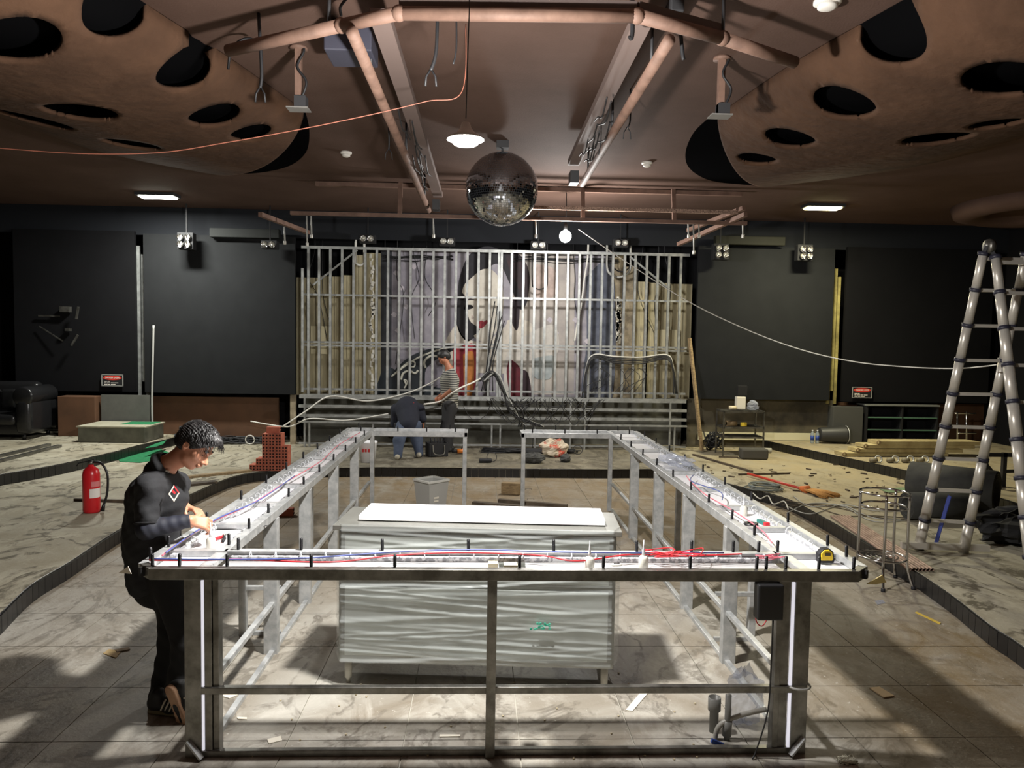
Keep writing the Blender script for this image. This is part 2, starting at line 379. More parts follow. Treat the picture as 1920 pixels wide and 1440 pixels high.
# ================================================================ the stage wall
YS = 13.75
def slab(name, x0, x1, z0, z1, y, t, mat, label=None, cat=None, parent=None, group=None, bevel=0.0, kind=None):
    o = MB().box(((x0+x1)/2, y+t/2, (z0+z1)/2), (x1-x0, t, z1-z0)).build(name, mat, parent, bevel)
    return tag(o, label, cat, group, kind)
slab('wall_panel', -6.08, -3.4, 1.06, 3.9, 13.7, 0.08, m_panel, 'wide charcoal panel hanging left of the stud frame', 'panel')
slab('wall_panel', 3.95, 6.5, 1.08, 3.9, 13.7, 0.08, m_panel, 'wide charcoal panel hanging right of the stud frame', 'panel')
slab('wall_panel', -8.4, -6.27, 1.06, 3.95, 13.78, 0.08, m_wallblk, 'black side panel behind the left warning sign, with a torn-out bracket', 'panel')
slab('wall_panel', 6.78, 9.6, 1.06, 3.95, 13.78, 0.08, m_wallblk, 'black side panel behind the right warning sign, above the open shelf unit', 'panel')
m_sheet = M('beige_backing_sheet', (198, 188, 154), 0.7, rgb2=(160, 150, 120), scale=3, stretch=(1, 1, 0.4))
m_sheet2 = M('stained_concrete', (172, 158, 132), 0.85, rgb2=(104, 94, 78), scale=3.5)
# backing wall: beige ribbed sheets either side of the mural
bw = thing('backing_wall', 'beige ribbed backing sheets behind the steel studs', 'wall', (0, 14.45, 0.14))
for px0, px1, top in ((556, 600, 520), (600, 640, 518), (640, 662, 516), (662, 684, 478), (684, 716, 474)):
    a, b = A(px0, top, 14.4), A(px1, 760, 14.4); slab('sheet', a.x, b.x-0.006, 1.0, a.z, 14.4, 0.03, m_sheet, parent=bw)
    for k in range(int((b.x-a.x)/0.085)):
        slab('rib', a.x+0.03+k*0.085, a.x+0.055+k*0.085, 1.0, a.z, 14.385, 0.016, m_sheet, parent=bw)
for px0, px1, top in ((1146, 1168, 478), (1168, 1190, 500), (1190, 1214, 528), (1214, 1252, 530), (1252, 1292, 532)):
    a, b = A(px0, top, 14.4), A(px1, 760, 14.4); slab('sheet', a.x, b.x-0.006, 1.0, a.z, 14.4, 0.03, m_sheet2 if px0 < 1190 else m_sheet, parent=bw)
    if px0 >= 1190:
        for k in range(int((b.x-a.x)/0.085)):
            slab('rib', a.x+0.03+k*0.085, a.x+0.055+k*0.085, 1.0, a.z, 14.385, 0.016, m_sheet, parent=bw)
# torn white edge beside the mural, and two pale boxes left on the sheets
random.seed(3)
for px in (697, 1160):
    mb = MB(); 
    for k in range(34):
        p = A(px+random.uniform(-4, 4), 480+k*7.5 if px < 900 else 560+k*2.4, 14.37); mb.box(p, (random.uniform(.02, .07), .012, random.uniform(.05, .12)), R=Matrix.Rotation(random.uniform(-.4, .4), 3, 'Y'))
    mb.build('torn_edge', M('white_plaster_bits', (226, 222, 210), 0.8), bw)
for (x0, y0_, x1, y1_) in ((582, 611, 614, 664), (1236, 618, 1274, 660)):
    a, b = A(x0, y0_, 14.3), A(x1, y1_, 14.3); slab('junction_box', a.x, b.x, b.z, a.z, 14.33, 0.06, M('cream_box', (206, 196, 160), 0.6), parent=bw)
# --- mural: painted panels, each painted figure a thin sheet of its own
mur = thing('mural', 'painted mural of a pale face with dark hair, red lips and scrollwork', 'mural', (0.3, 14.4, 1.0))
YM = 14.36
def shape(name, pts, rgb, k, rgb2=None, smooth=True, sc=6):
    P = [A(x, y, YM-0.004*k) for x, y in pts]
    if smooth: P = spline(P+[P[0]], 5)[:-1]
    m = M('mural_%d_%d_%d' % rgb, rgb, 0.7, rgb2=rgb2 or tuple(int(c*0.8) for c in rgb), scale=sc)
    n = len(P); bk = [p+Vector((0, 0.003, 0)) for p in P]
    return MB().add(P+bk, [tuple(range(n)), tuple(range(n, 2*n))[::-1]]+[(i, (i+1) % n, n+(i+1) % n, n+i) for i in range(n)]).build(name, m, mur)
shape('background', [(714, 466), (1148, 472), (1148, 760), (714, 760)], (172, 167, 174), 0, (122, 118, 130), False, 1.6)
shape('pale_field', [(958, 470), (1078, 472), (1076, 740), (960, 740)], (196, 188, 178), 1, (164, 156, 152), False, 2)
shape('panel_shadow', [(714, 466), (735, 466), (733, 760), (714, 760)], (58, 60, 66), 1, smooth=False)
shape('blue_field', [(1098, 520), (1148, 500), (1148, 745), (1092, 745), (1100, 640)], (100, 105, 120), 1, (74, 78, 92))
shape('blossom', [(1002, 495), (1040, 505), (1045, 545), (1020, 565), (1000, 545)], (206, 186, 176), 2, (170, 150, 140))
for q, (x, y) in enumerate(((742, 512), (752, 540), (760, 575), (738, 590), (775, 500), (790, 530), (745, 620), (1030, 600), (1042, 625), (1100, 640), (1078, 600))):
    shape('petal', [(x-5, y), (x, y-5), (x+6, y-1), (x+2, y+5)], (214, 206, 214), 2)
shape('hair_back', [(858, 560), (862, 520), (880, 478), (915, 462), (958, 480), (985, 520), (990, 560), (975, 580), (955, 530), (935, 495), (905, 510), (892, 530), (886, 570), (878, 615), (896, 622), (878, 640), (862, 625), (856, 600)], (40, 38, 44), 2, (28, 26, 32))
shape('face', [(864, 560), (870, 535), (885, 520), (905, 505), (925, 508), (940, 530), (944, 560), (940, 600), (925, 630), (905, 640), (888, 630), (874, 600)], (226, 220, 206), 3, (206, 198, 184))
shape('neck', [(830, 650), (855, 610), (878, 636), (905, 640), (925, 632), (948, 610), (955, 600), (1000, 610), (1005, 690), (930, 700), (850, 690)], (222, 214, 200), 2, (196, 188, 176))
shape('hair_lock', [(862, 545), (874, 560), (880, 600), (900, 618), (876, 634), (862, 620), (858, 590)], (38, 36, 40), 4, (28, 26, 30))
shape('hair_side', [(946, 470), (975, 478), (992, 510), (990, 555), (978, 560), (968, 530), (955, 505)], (42, 36, 40), 3, (60, 40, 44))
shape('hair_fall', [(962, 560), (974, 572), (972, 612), (966, 618), (958, 595)], (54, 44, 50), 4)
shape('lips', [(896, 604), (903, 601), (907, 603), (912, 600), (914, 604), (909, 611), (902, 616), (896, 614), (899, 609)], (164, 52, 62), 4, (130, 38, 50), sc=30)
shape('eye', [(869, 578), (876, 572), (884, 572), (887, 577), (880, 580), (872, 581)], (44, 42, 48), 4)
shape('eyebrow', [(868, 566), (880, 560), (890, 562), (880, 563)], (66, 60, 64), 4)
shape('nose_shade', [(884, 590), (889, 596), (884, 599)], (196, 180, 168), 4)
shape('white_collar', [(1000, 620), (1040, 610), (1046, 660), (1010, 690), (985, 740), (948, 735), (952, 660)], (214, 208, 198), 3, (190, 186, 180))
shape('red_robe', [(850, 655), (890, 645), (896, 700), (880, 745), (850, 740)], (186, 66, 72), 4, (150, 50, 60))
shape('orange_panel', [(868, 665), (888, 662), (886, 735), (872, 740)], (206, 130, 62), 5, (180, 110, 50))
shape('dark_red_sash', [(955, 672), (975, 690), (985, 735), (960, 745), (950, 700)], (112, 34, 46), 4, (84, 26, 38))
shape('sash_tail', [(975, 692), (990, 700), (996, 742), (982, 746)], (60, 40, 48), 5)
shape('bowl', [(1000, 672), (1040, 668), (1035, 705), (1018, 712), (1000, 704)], (186, 192, 190), 4, (150, 158, 160))
shape('dark_arch', [(722, 735), (735, 700), (775, 665), (835, 648), (868, 650), (840, 662), (800, 690), (790, 735)], (38, 44, 50), 3, (28, 34, 40))
shape('dark_base', [(714, 700), (735, 690), (760, 712), (790, 720), (850, 735), (850, 752), (714, 752)], (52, 60, 68), 2, (38, 46, 54))
def scroll(name, pts, r):
    MB().tube([p+Vector((0, -0.012, 0)) for p in spline([A(x, y, YM-0.02) for x, y in pts], 6)], r, 5).build(name, M('mural_cream', (206, 204, 190), 0.7), mur)
scroll('scroll', [(734, 706), (760, 686), (790, 668), (830, 654), (866, 648)], 0.02)
scroll('scroll', [(752, 690), (768, 678), (778, 680), (776, 688), (768, 686), (772, 681)], 0.016)
scroll('scroll', [(752, 712), (756, 700), (768, 695), (778, 700), (784, 694)], 0.022)
scroll('scroll', [(798, 690), (796, 678), (806, 668), (820, 668)], 0.024)
scroll('scroll', [(758, 728), (764, 716), (758, 712), (762, 722)], 0.016)
# --- steel stud frame
fr = thing('stud_frame', 'tall frame of galvanised steel studs in front of the mural', 'frame', (0.25, YS, 0.14))
SP = [567, 578, 598, 619, 641, 662.5, 684, 705.6, 726.7, 748, 769, 790, 811.5, 833, 854, 875, 896, 917, 934, 939, 958, 980, 1001, 1021, 1042.5, 1063, 1084.5, 1105.5, 1127, 1147, 1169, 1189, 1210.5, 1231, 1252, 1274]
def chan(mb, x, y, z0, z1, w=0.042, d=0.05, t=0.006, flip=1):   # open C section
    mb.box((x, y, (z0+z1)/2), (w, t, z1-z0)); mb.box((x-w/2+t/2, y+d/2*flip, (z0+z1)/2), (t, d, z1-z0)); mb.box((x+w/2-t/2, y+d/2*flip, (z0+z1)/2), (t, d, z1-z0)); return mb
zt, zb = 3.72, 1.06
for i, px in enumerate(SP):
    x = A(px, 605, YS).x; t = 3.35 if i == 0 else zt
    o = chan(MB(), x, YS, zb if i else 1.1, t).build('stud', m_stud, fr)
for z, r in ((3.73, .05), (2.88, .035), (2.02, .035), (1.96, .03), (1.16, .035)):
    y = YS+(0.05 if z < 3.7 else 0.02)
    MB().bar((-3.3, y, z), (3.8, y, z), 0.03, r).build('rail', m_stud, fr)
MB().bar((-3.1, YS+.05, 3.05), (-2.3, YS+.05, 3.7), .03, .03).build('brace', m_stud, fr)
MB().bar((2.7, YS+.05, 3.68), (3.45, YS+.05, 3.1), .03, .03).build('brace', m_stud, fr)
MB().bar((4.0, 13.3, .168), (3.82, 13.69, 2.2), .05, .05).build('leaning_post', m_wood, None); 
tag(bpy.data.objects['leaning_post'], 'pale timber post leaning against the right end of the stud frame', 'post')
# --- low steel bench frame under the studs
bf = thing('bench_frame', 'low steel frame of horizontal rails below the studs', 'frame', (0.25, 13.5, 0.14))
for z, y, w in ((1.04, 13.55, .07), (0.87, 13.5, .05), (0.70, 13.5, .05), (0.59, 13.45, .03), (0.2, 13.5, .03), (1.04, 13.9, .05)):
    MB().bar((-3.28, y, z), (3.75, y, z), 0.05, w).build('rail', m_stud, bf)
for px in (572, 581, 700, 922, 938, 1003, 1069, 1096, 1180, 1255, 1264):
    x = A(px, 800, 13.5).x; MB().bar((x, 13.47, .14), (x, 13.47, 1.02 if px in (572, 1096, 1255, 1069) else .6), .03, .03, (0, 1, 0)).build('leg', m_stud, bf)
# wall below the stage edge
slab('trim_2', -3.35, 3.85, .14, 1.0, 14.2, .05, m_greywall, kind='structure')
slab('trim_3', -6.05, -3.75, .14, 0.98, 13.9, .05, m_brownwall, kind='structure')
slab('trim_4', 3.9, 6.7, .14, 1.06, 13.95, .05, M('soiled_plaster', (104, 96, 76), .9, rgb2=(60, 56, 46), scale=1.6), kind='structure')
slab('baseboard_back', 4.1, 6.45, .29, 0.43, 13.9, .05, M('cream_skirting', (206, 200, 168), .6), kind='structure')
slab('trim_5', 6.75, 9.9, .28, 1.0, 14.3, .05, m_brownwall, kind='structure')
slab('trim_6', XL, XR, 3.9, 4.4, 13.86, .05, M('dark_bulkhead', (27, 29, 33), .8, spec=.2), kind='structure')
slab('trim_7', -3.5, -3.4, .14, 1.05, 13.75, .06, m_sheet2, kind='structure')
# gaps between panels: exposed studs and boards
for nm, xs, lab in (('exposed_studs', (-6.24, -6.17, -6.12), 'strip of bare steel studs left of the wide left panel'), ('exposed_studs', (6.55, 6.62, 6.7), 'strip of bare timber and steel right of the wide right panel')):
    t = thing(nm, lab, 'studs', (xs[1], 13.8, 1.0))
    for k, x in enumerate(xs): slab('stud', x-.025, x+.025, 1.0 if k != 1 else 1.25, 3.7 - .15*k, 13.85+.02*k, .04, m_stud if xs[0] < 0 else M('yellowed_timber', (170, 158, 96), .7, rgb2=(120, 110, 64), scale=4), parent=t)
wire('conduit', spline([A(288, 610, 13.6), A(287, 660, 13.6), A(286, 700, 13.6), A(285, 758, 13.6), Vector((A(286, 790, 13.6).x, 13.6, .3))], 5), .02, m_cable_grey, 'grey flexible conduit hanging beside the wide left panel', 'conduit')
# --- warning signs
def text_mesh(s, size, mat, loc, rot, parent, name, ext=0.001, align='CENTER'):
    c = bpy.data.curves.new(name, 'FONT'); c.body = s; c.size = size; c.align_x = align; c.align_y = 'CENTER'; c.extrude = ext
    o = bpy.data.objects.new(name, c); COL.objects.link(o)
    bpy.context.view_layer.update(); me = bpy.data.meshes.new_from_object(o); bpy.data.objects.remove(o)
    me.materials.clear(); me.materials.append(mat); o = bpy.data.objects.new(name, me); COL.objects.link(o); o.location = loc; o.rotation_euler = rot
    if parent is not None: par(o, parent)
    return o
def sign(px, py, lab):
    c = A(px, py, 13.74); t = thing('warning_sign', lab, 'sign', c); w, h = .37, .2
    MB().box(c, (w, .012, h)).build('board', m_blackmatte, t)
    b = MB()
    for s in (-1, 1): b.box(c+Vector((0, -.008, s*h/2)), (w+.012, .012, .012)); b.box(c+Vector((s*w/2, -.008, 0)), (.012, .012, h))
    b.build('border', M('sign_border', (150, 150, 145), .6), t)
    n = 28; P = [c+Vector((.165*math.cos(2*PI*k/n), -.008, .045+.042*math.sin(2*PI*k/n))) for k in range(n)]
    MB().add(P+[p+Vector((0, .003, 0)) for p in P], [tuple(range(n)), tuple(range(n, 2*n))[::-1]]+[(i, (i+1) % n, n+(i+1) % n, n+i) for i in range(n)]).build('oval', M('sign_red', (206, 60, 48), .5), t)
    text_mesh('DANGER LASER', .036, M('sign_white', (232, 225, 215), .6), c+Vector((0, -.0105, .045)), (PI/2, 0, 0), t, 'lettering')
    for k, (x0, ws) in enumerate(((-.15, (.06, .05)), (-.15, (.05, .07, .06, .08)), (-.15, (.07, .05, .09)))):
        b = MB(); x = x0
        for q in ws: b.box(c+Vector((x+q/2, -.009, -.02-.027*k)), (q-.012, .003, .011)); x += q
        b.build('text_line', MATS['sign_white'], t)
sign(211, 713, 'red oval laser warning sign on the black panel at left, above the grey board')
sign(1616, 736, 'red oval laser warning sign on the black panel at right, above the open shelf unit')
# --- boards, low box and bench at the left
a = A(115, 742, 13.6); b = A(186, 805, 13.6)
tag(MB().box(((a.x+b.x)/2, 13.62, (a.z+.28)/2), (b.x-a.x, .3, a.z-.28)).build('crate', m_brownwall, bevel=.01), 'brown boxed-in plinth between the black sofa and the grey board', 'plinth')
a = A(186, 741, 13.5)
tag(MB().box(((a.x+A(277, 741, 13.5).x)/2, 13.58, (a.z+.29)/2), (A(277, 741, 13.5).x-a.x, .04, a.z-.28)).build('board', M('grey_board', (96, 96, 90), .8, rgb2=(80, 80, 76), scale=2)), 'grey sheet of board standing below the left warning sign', 'board')
m_conc = M('painted_plinth', (110, 110, 98), .8, rgb2=(80, 80, 70), scale=3)
t = thing('low_plinth', 'long low grey plinth with green carpet patch on the upper left step', 'plinth', (-6.2, 13.1, .28))
MB().box((-6.21, 13.1, .41), (1.1, .75, .25)).build('body', m_conc, t, .008)
MB().box((-6.21, 13.1, .545), (1.14, .79, .02)).build('top', M('plinth_top', (172, 168, 148), .8, rgb2=(150, 146, 124), scale=4), t)
MB().box((-5.95, 13.24, .557), (.52, .42, .005)).build('carpet_patch', M('green_carpet', (28, 124, 76), .95, rgb2=(20, 96, 58), scale=20), t)
for P, lab in (([(213, 853), (232, 841), (262, 838), (300, 842), (320, 850), (300, 862), (262, 868), (225, 866)], 'green carpet remnant lying behind the bending man in black'), ):
    Q = [G(x, y, .141) for x, y in P]; n = len(Q)
    tag(MB().add(Q+[p+Vector((0, 0, .006)) for p in Q], [tuple(range(n))[::-1], tuple(range(n, 2*n))]+[(i, (i+1) % n, n+(i+1) % n, n+i) for i in range(n)]).build('carpet_remnant', MATS['green_carpet']), lab, 'carpet')
Q = [G(x, y, .281) for x, y in ((292, 832), (312, 826), (306, 833), (292, 838), (272, 841))]; n = len(Q)
tag(MB().add(Q+[p+Vector((0, 0, .006)) for p in Q], [tuple(range(n))[::-1], tuple(range(n, 2*n))]+[(i, (i+1) % n, n+(i+1) % n, n+i) for i in range(n)]).build('carpet_remnant', MATS['green_carpet']), 'strip of green carpet along the foot of the low grey plinth', 'carpet')
# wall bracket torn out of the left side panel
t = thing('wall_bracket', 'bent metal wall bracket hanging out of the black left panel', 'bracket', A(130, 610, 13.7))
MB().bar(A(72, 592, 13.72), A(112, 593, 13.72), .02, .03).build('arm', m_steel_dark, t)
MB().box(A(123, 580, 13.7), (.16, .1, .1)).build('plate', m_steel_dark, t)
MB().bar(A(147, 575, 13.6), A(143, 598, 13.6), .03, .03).build('arm', m_steel_dark, t)
MB().bar(A(146, 628, 13.6), A(134, 648, 13.6), .03, .03).build('arm', m_steel_dark, t)
MB().bar(A(74, 612, 13.72), A(118, 640, 13.65), .012, .02).build('arm', m_steel_dark, t)
MB().box(A(128, 618, 13.7), (.08, .08, .05)).build('joint', m_steel_dark, t)
# --- black leather sofa
m_leather = M('black_leather', (30, 30, 31), .24, bump=.25, bscale=7, scale=3)
t = thing('sofa', 'black tufted leather sofa at the left end of the upper step', 'sofa', (-8.6, 13.4, .28))
def soft(name, c, d, mat, parent, bev=.06, rot=None):
    o = MB().box((0, 0, 0), d).build(name, mat); o.location = c
    if rot: o.rotation_euler = rot
    b = o.modifiers.new('bevel', 'BEVEL'); b.width = bev; b.segments = 4
    for p in o.data.polygons: p.use_smooth = True
    par(o, parent); return o
sx = -7.72
soft('base', (-8.6, 13.35, .46), (1.7, .8, .2), m_leather, t, .04)
soft('seat_cushion', (-8.65, 13.22, .62), (1.5, .62, .2), m_leather, t, .07)
soft('backrest', (-8.65, 13.62, .88), (1.6, .24, .72), m_leather, t, .1)
for k in range(4): soft('tuft', (-8.05-.28*k, 13.49, .93), (.27, .12, .36), m_leather, t, .055)
soft('armrest', (sx-.06, 13.34, .68), (.28, .86, .62), m_leather, t, .1)
o = MB().cyl((sx-.06, 12.92, 1.02), (sx-.06, 13.72, 1.02), .17, 20).build('arm_roll', m_leather, t, .03)
for x, y in ((-7.8, 13.0), (-7.8, 13.7), (-9.35, 13.0), (-9.35, 13.7)): MB().cyl((x, y, .285), (x, y, .38), .03, 10).build('leg', m_black, t)
# --- open shelf unit at the right
t = thing('shelf_unit', 'low black open shelf unit with green edges against the right wall', 'shelf', (7.95, 13.85, .28))
x0, x1 = G(1620, 830, .28).x, G(1745, 830, .28).x; zt_ = A(1680, 759, 13.85).z; m_green = M('green_edge', (84, 120, 98), .6)
for x in (x0, (x0+x1)/2, x1): MB().box((x, 13.9, (zt_+.285)/2), (.03, .36, zt_-.285)).build('upright', m_blackmatte, t)
MB().box(((x0+x1)/2, 14.07, (zt_+.285)/2), (x1-x0, .02, zt_-.285)).build('back', m_blackmatte, t)
MB().box(((x0+x1)/2, 13.9, zt_), (x1-x0+.05, .4, .03)).build('top', M('shelf_top', (120, 122, 116), .6), t)
for k in range(3):
    for s in range(2):
        xa = x0+.015+(x1-x0)/2*s; z = .3+(zt_-.3)/3*k
        sh = MB().box((xa+(x1-x0)/4-.008, 13.9, z), ((x1-x0)/2-.03, .34, .02)).build('shelf', m_blackmatte, t); MB().box((xa+(x1-x0)/4-.008, 13.725, z), ((x1-x0)/2-.03, .012, .022)).build('edging', m_green, sh)
a = A(1562, 762, 13.75); b = A(1618, 762, 13.75)
tag(MB().box(((a.x+b.x)/2, 13.85, (a.z+.28)/2), (b.x-a.x, .25, a.z-.28)).build('column', M('column_board', (70, 70, 66), .8), bevel=.006), 'dark grey boxed column between the fallen bin and the shelf unit', 'column')
# ================================================================ the bar counter frame
BZ = 0.97
X0, X1, Y0, Y1 = -1.69, 2.0, 3.62, 9.5
XI0, XI1, YI0, YI1 = -1.33, 1.6, 3.98, 9.1
GX0, GX1 = -0.17, 0.49
TB = 0.055
bar = thing('bar_counter', 'unfinished U-shaped bar counter of steel tubes with white light panels', 'counter', ((X0+X1)/2, (Y0+Y1)/2, 0))
ch = .09
def tb(a, b, w=.05, h=TB, mat=None, name='tube'):
    o = MB().bar(a, b, w, h).build(name, mat or m_steel, bar, .003); return o
zc = BZ-TB/2
tb((X0+ch, Y0+.025, zc), (X1-ch, Y0+.025, zc), mat=m_steel_dark, name='front_tube')
tb((X0+.025, Y0+ch, zc), (X0+.025, Y1, zc), name='outer_tube'); tb((X1-.025, Y0+ch, zc), (X1-.025, Y1, zc), name='outer_tube')
for s, x in ((1, X0), (-1, X1)):
    # open cut ends of the corner
    tb((x+s*.025, Y0+ch+.01, zc), (x+s*(ch+.01), Y0+.025, zc), .045, name='corner_tube', mat=m_steel_dark)
    MB().box((x+s*.045, Y0+.05, zc), (.04, .03, .04), rz=s*PI/4).build('open_end', m_blackmatte, bar)
tb((XI0-.02, YI0-.025, zc), (XI1+.02, YI0-.025, zc), name='inner_tube')
tb((XI0-.025, YI0-.05, zc), (XI0-.025, Y1, zc), name='inner_tube'); tb((XI1+.025, YI0-.05, zc), (XI1+.025, Y1, zc), name='inner_tube')
for xa, xb in ((X0, GX0), (GX1, X1)):
    tb((xa, Y1-.025, zc), (xb, Y1-.025, zc), name='rear_tube')
for xa, xb in ((XI0-.05, GX0), (GX1, XI1+.05)): tb((xa, YI1+.025, zc), (xb, YI1+.025, zc), h=.06, name='rear_tube')
for x in (GX0-.02, GX1+.02): tb((x, YI1, zc), (x, Y1, zc), .04, name='end_tube')
# white acrylic light panels, set low between the tubes, cross bars between
zp = BZ-.045
def pan(x0, x1, y0_, y1_, z=zp): return MB().box(((x0+x1)/2, (y0_+y1_)/2, z), (x1-x0, y1_-y0_, .012)).build('light_panel', m_white, bar)
ys = [Y0+.36, 4.55, 5.15, 5.8, 6.55, 7.2, 7.9, 8.6, 9.1]
for k in range(len(ys)-1):
    for xa, xb in ((X0+.05, XI0-.05), (XI1+.05, X1-.05)):
        pan(xa, xb, ys[k]+.02, ys[k+1]-.02)
        tb((xa-.01, ys[k], BZ-.022), (xb+.01, ys[k], BZ-.022), .05, .03, name='cross_bar')
pan(X0+.055, XI0-.05, Y0+.055, YI0-.0); pan(XI1+.05, X1-.055, Y0+.055, YI0-.0)
m_trl = bpy.data.materials.new('translucent_acrylic'); m_trl.use_nodes = True; nt = m_trl.node_tree; _o = nt.nodes['Material Output']; _b = nt.nodes['Principled BSDF']; _b.inputs['Base Color'].default_value = srgb(238, 238, 240); _t = nt.nodes.new('ShaderNodeBsdfTransparent'); _t.inputs[0].default_value = (.97, .97, .98, 1); _x = nt.nodes.new('ShaderNodeMixShader'); _x.inputs[0].default_value = .3; nt.links.new(_t.outputs[0], _x.inputs[1]); nt.links.new(_b.outputs[0], _x.inputs[2]); nt.links.new(_x.outputs[0], _o.inputs[0])
for xa, xb in ((XI0+.02, .1), (.24, XI1-.02)): o = pan(xa, xb, Y0+.05, YI0-.1); o.data.materials[0] = m_trl
MB().box((.16, Y0+.17, zp+.012), (.07, .06, .03)).build('connector_block', M('beige_block', (206, 196, 166), .6), bar); MB().box((.07, Y0+.19, zp+.012), (.05, .05, .03)).build('connector_block', MATS['beige_block'], bar)
for x in (XI0-.03, XI1+.06): tb((x, Y0+.05, BZ-.022), (x, YI0-.05, BZ-.022), .06, .03, name='cross_bar')
for xa, xb in ((X0+.05, GX0-.04), (GX1+.04, X1-.05)): pan(xa, xb, YI1+.05, Y1-.05)
# silver reflective ledge with led strips
m_led = M('led_strip', (222, 224, 226), .25, .3, rgb2=(150, 152, 156), scale=40, stretch=(1, 1, 1), lo=.45, hi=.55)
def led(a, b): MB().bar(a, b, .03, .022).build('led_strip', m_led, bar)
led((XI0+.03, YI0-.075, BZ-.03), (XI1-.03, YI0-.075, BZ-.03))
led((X0+.085, Y0+.3, BZ-.03), (X0+.085, 9.05, BZ-.03)); led((X1-.085, Y0+.3, BZ-.03), (X1-.085, 9.05, BZ-.03))
led((XI0-.07, YI0+.3, BZ-.03), (XI0-.07, 9.05, BZ-.03)); led((XI1+.07, YI0+.3, BZ-.03), (XI1+.07, 9.05, BZ-.03))
# clear clips along the strips
cm = MB(); 
for y in np.arange(4.2, 9.0, .15):
    for x in (X0+.085, X1-.085): cm.torus((x, y, BZ-.012), .016, .0025, 8, 4, Matrix.Rotation(PI/2, 3, 'X'))
for x in np.arange(-1.2, 1.55, .13): cm.torus((x, YI0-.075, BZ-.012), .016, .0025, 8, 4, Matrix.Rotation(PI/2, 3, 'Y'))
o = cm.build('strip_clips', M('clear_clip', (225, 228, 232), .15, 0, spec=.8), bar); o['kind'] = 'stuff'
# threaded studs standing up from the tubes
bm_ = MB().cyl((0, 0, 0), (0, 0, .062), .0075, 8); 
for k in range(9): bm_.cyl((0, 0, .006+k*.006), (0, 0, .009+k*.006), .009, 8)
bolt = bm_.mesh('bolt'); bolt.materials.append(M('dark_bolt', (44, 44, 46), .45, .7))
B = []
for x in (-1.6, -1.47, -1.24, -.83, -.42, .2, .62, 1.06, 1.4, 1.45, 1.55, 1.72, 1.9): B.append((x, Y0+.045))
for x in (-1.28, -.95, -.52, -.06, .4, .85, 1.15, 1.38, 1.52): B.append((x, YI0-.02))
for y in (3.78, 4.0, 4.55, 5.2, 5.8, 6.4, 7.0, 7.6, 8.2, 8.8): B += [(X0+.03, y), (X1-.03, y+.1)]
for y in (4.05, 4.4, 4.8, 5.3, 5.75, 6.3, 6.9, 7.5, 8.1, 8.7): B += [(XI0-.03, y), (XI1+.03, y-.08)]
for x in (-1.55, -1.1, -.75, -.4, .55, .95, 1.35, 1.75): B += [(x, Y1-.03), (x+.08, YI1+.03)]
for x, y in B: inst(bolt, 'bolt', (x, y, BZ), rot=(random.uniform(-.04, .04), random.uniform(-.04, .04), 0), parent=bar)
# legs and rails
def leg(x, y, w=.1, d=.06, mat=None, z1=BZ-TB, name='leg'): return MB().box((x, y, z1/2+.002), (w, d, z1-.004)).build(name, mat or m_steel, bar, .003)
fx = lambda px: A(px, 1250, Y0+.06).x
leg(fx(365.5), Y0+.06, .08, .06, m_steel_dark); leg(fx(393), Y0+.07, .036, .06, m_steel_dark); leg(fx(406), Y0+.08, .03, .06, m_steel_dark)
leg(fx(1455), Y0+.07, .03, .06, m_steel_dark); leg(fx(1467), Y0+.075, .05, .06, m_steel_dark); leg(fx(1497), Y0+.06, .08, .06, m_steel_dark)
m_glow = M('acrylic_edge_glow', (240, 240, 245), .4, emit=((240, 238, 250), .7))  # acrylic edge, no lamp: the light it catches is put in as emission
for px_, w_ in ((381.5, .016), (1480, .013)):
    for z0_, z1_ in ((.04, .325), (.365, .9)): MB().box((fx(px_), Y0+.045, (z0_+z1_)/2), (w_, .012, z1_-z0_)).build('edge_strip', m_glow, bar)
leg(.065, Y0+.03, .048, .045, m_steel_dark)
for y in (4.9, 5.85, 6.95, 8.1): leg(XI0-.04, y, .09, .06)
for y in (4.75, 5.75, 6.75, 7.85): leg(XI1+.04, y, .09, .06)
for x in (XI0+.0, GX0-.03, GX1+.03, XI1-.0): leg(x, YI1+.03, .05, .05)
for y in (4.9, 6.95): leg(X0+.04, y+.3, .05, .05)
for y in (4.9, 6.95): leg(X1-.04, y+.3, .05, .05)
zr = .345
for z, nm in ((zr, 'mid_rail'), (.022, 'floor_rail')):
    tb((fx(352), Y0+.05, z), (fx(1510), Y0+.05, z), .035, .035, m_steel_dark, nm)
    for x in (XI0-.03, XI1+.03): tb((x, Y0+.1, z), (x, YI1+.03, z), .035, .03, name=nm)
    tb((X0+.05, 5.2, z), (XI0-.06, 5.2, z), .03, .03, name=nm); tb((X1-.05, 5.1, z), (XI1+.06, 5.1, z), .03, .03, name=nm)
for xa, xb in ((XI0, GX0-.03), (GX1+.03, XI1)): tb((xa, YI1+.03, .05), (xb, YI1+.03, .05), .03, .03, name='floor_rail') if False else None
# foot brackets at the corner posts
for x, s in ((fx(368), 1), (fx(1495), -1)):
    MB().bar((x-s*.03, Y0+.02, .1), (x+s*.045, Y0+.0, .02), .03, .01).build('foot_bracket', m_steel, bar)
# strap round the right post
MB().torus((fx(1497), Y0+.06, .36), .06, .006, 16, 6).build('strap', m_cable_grey, bar)
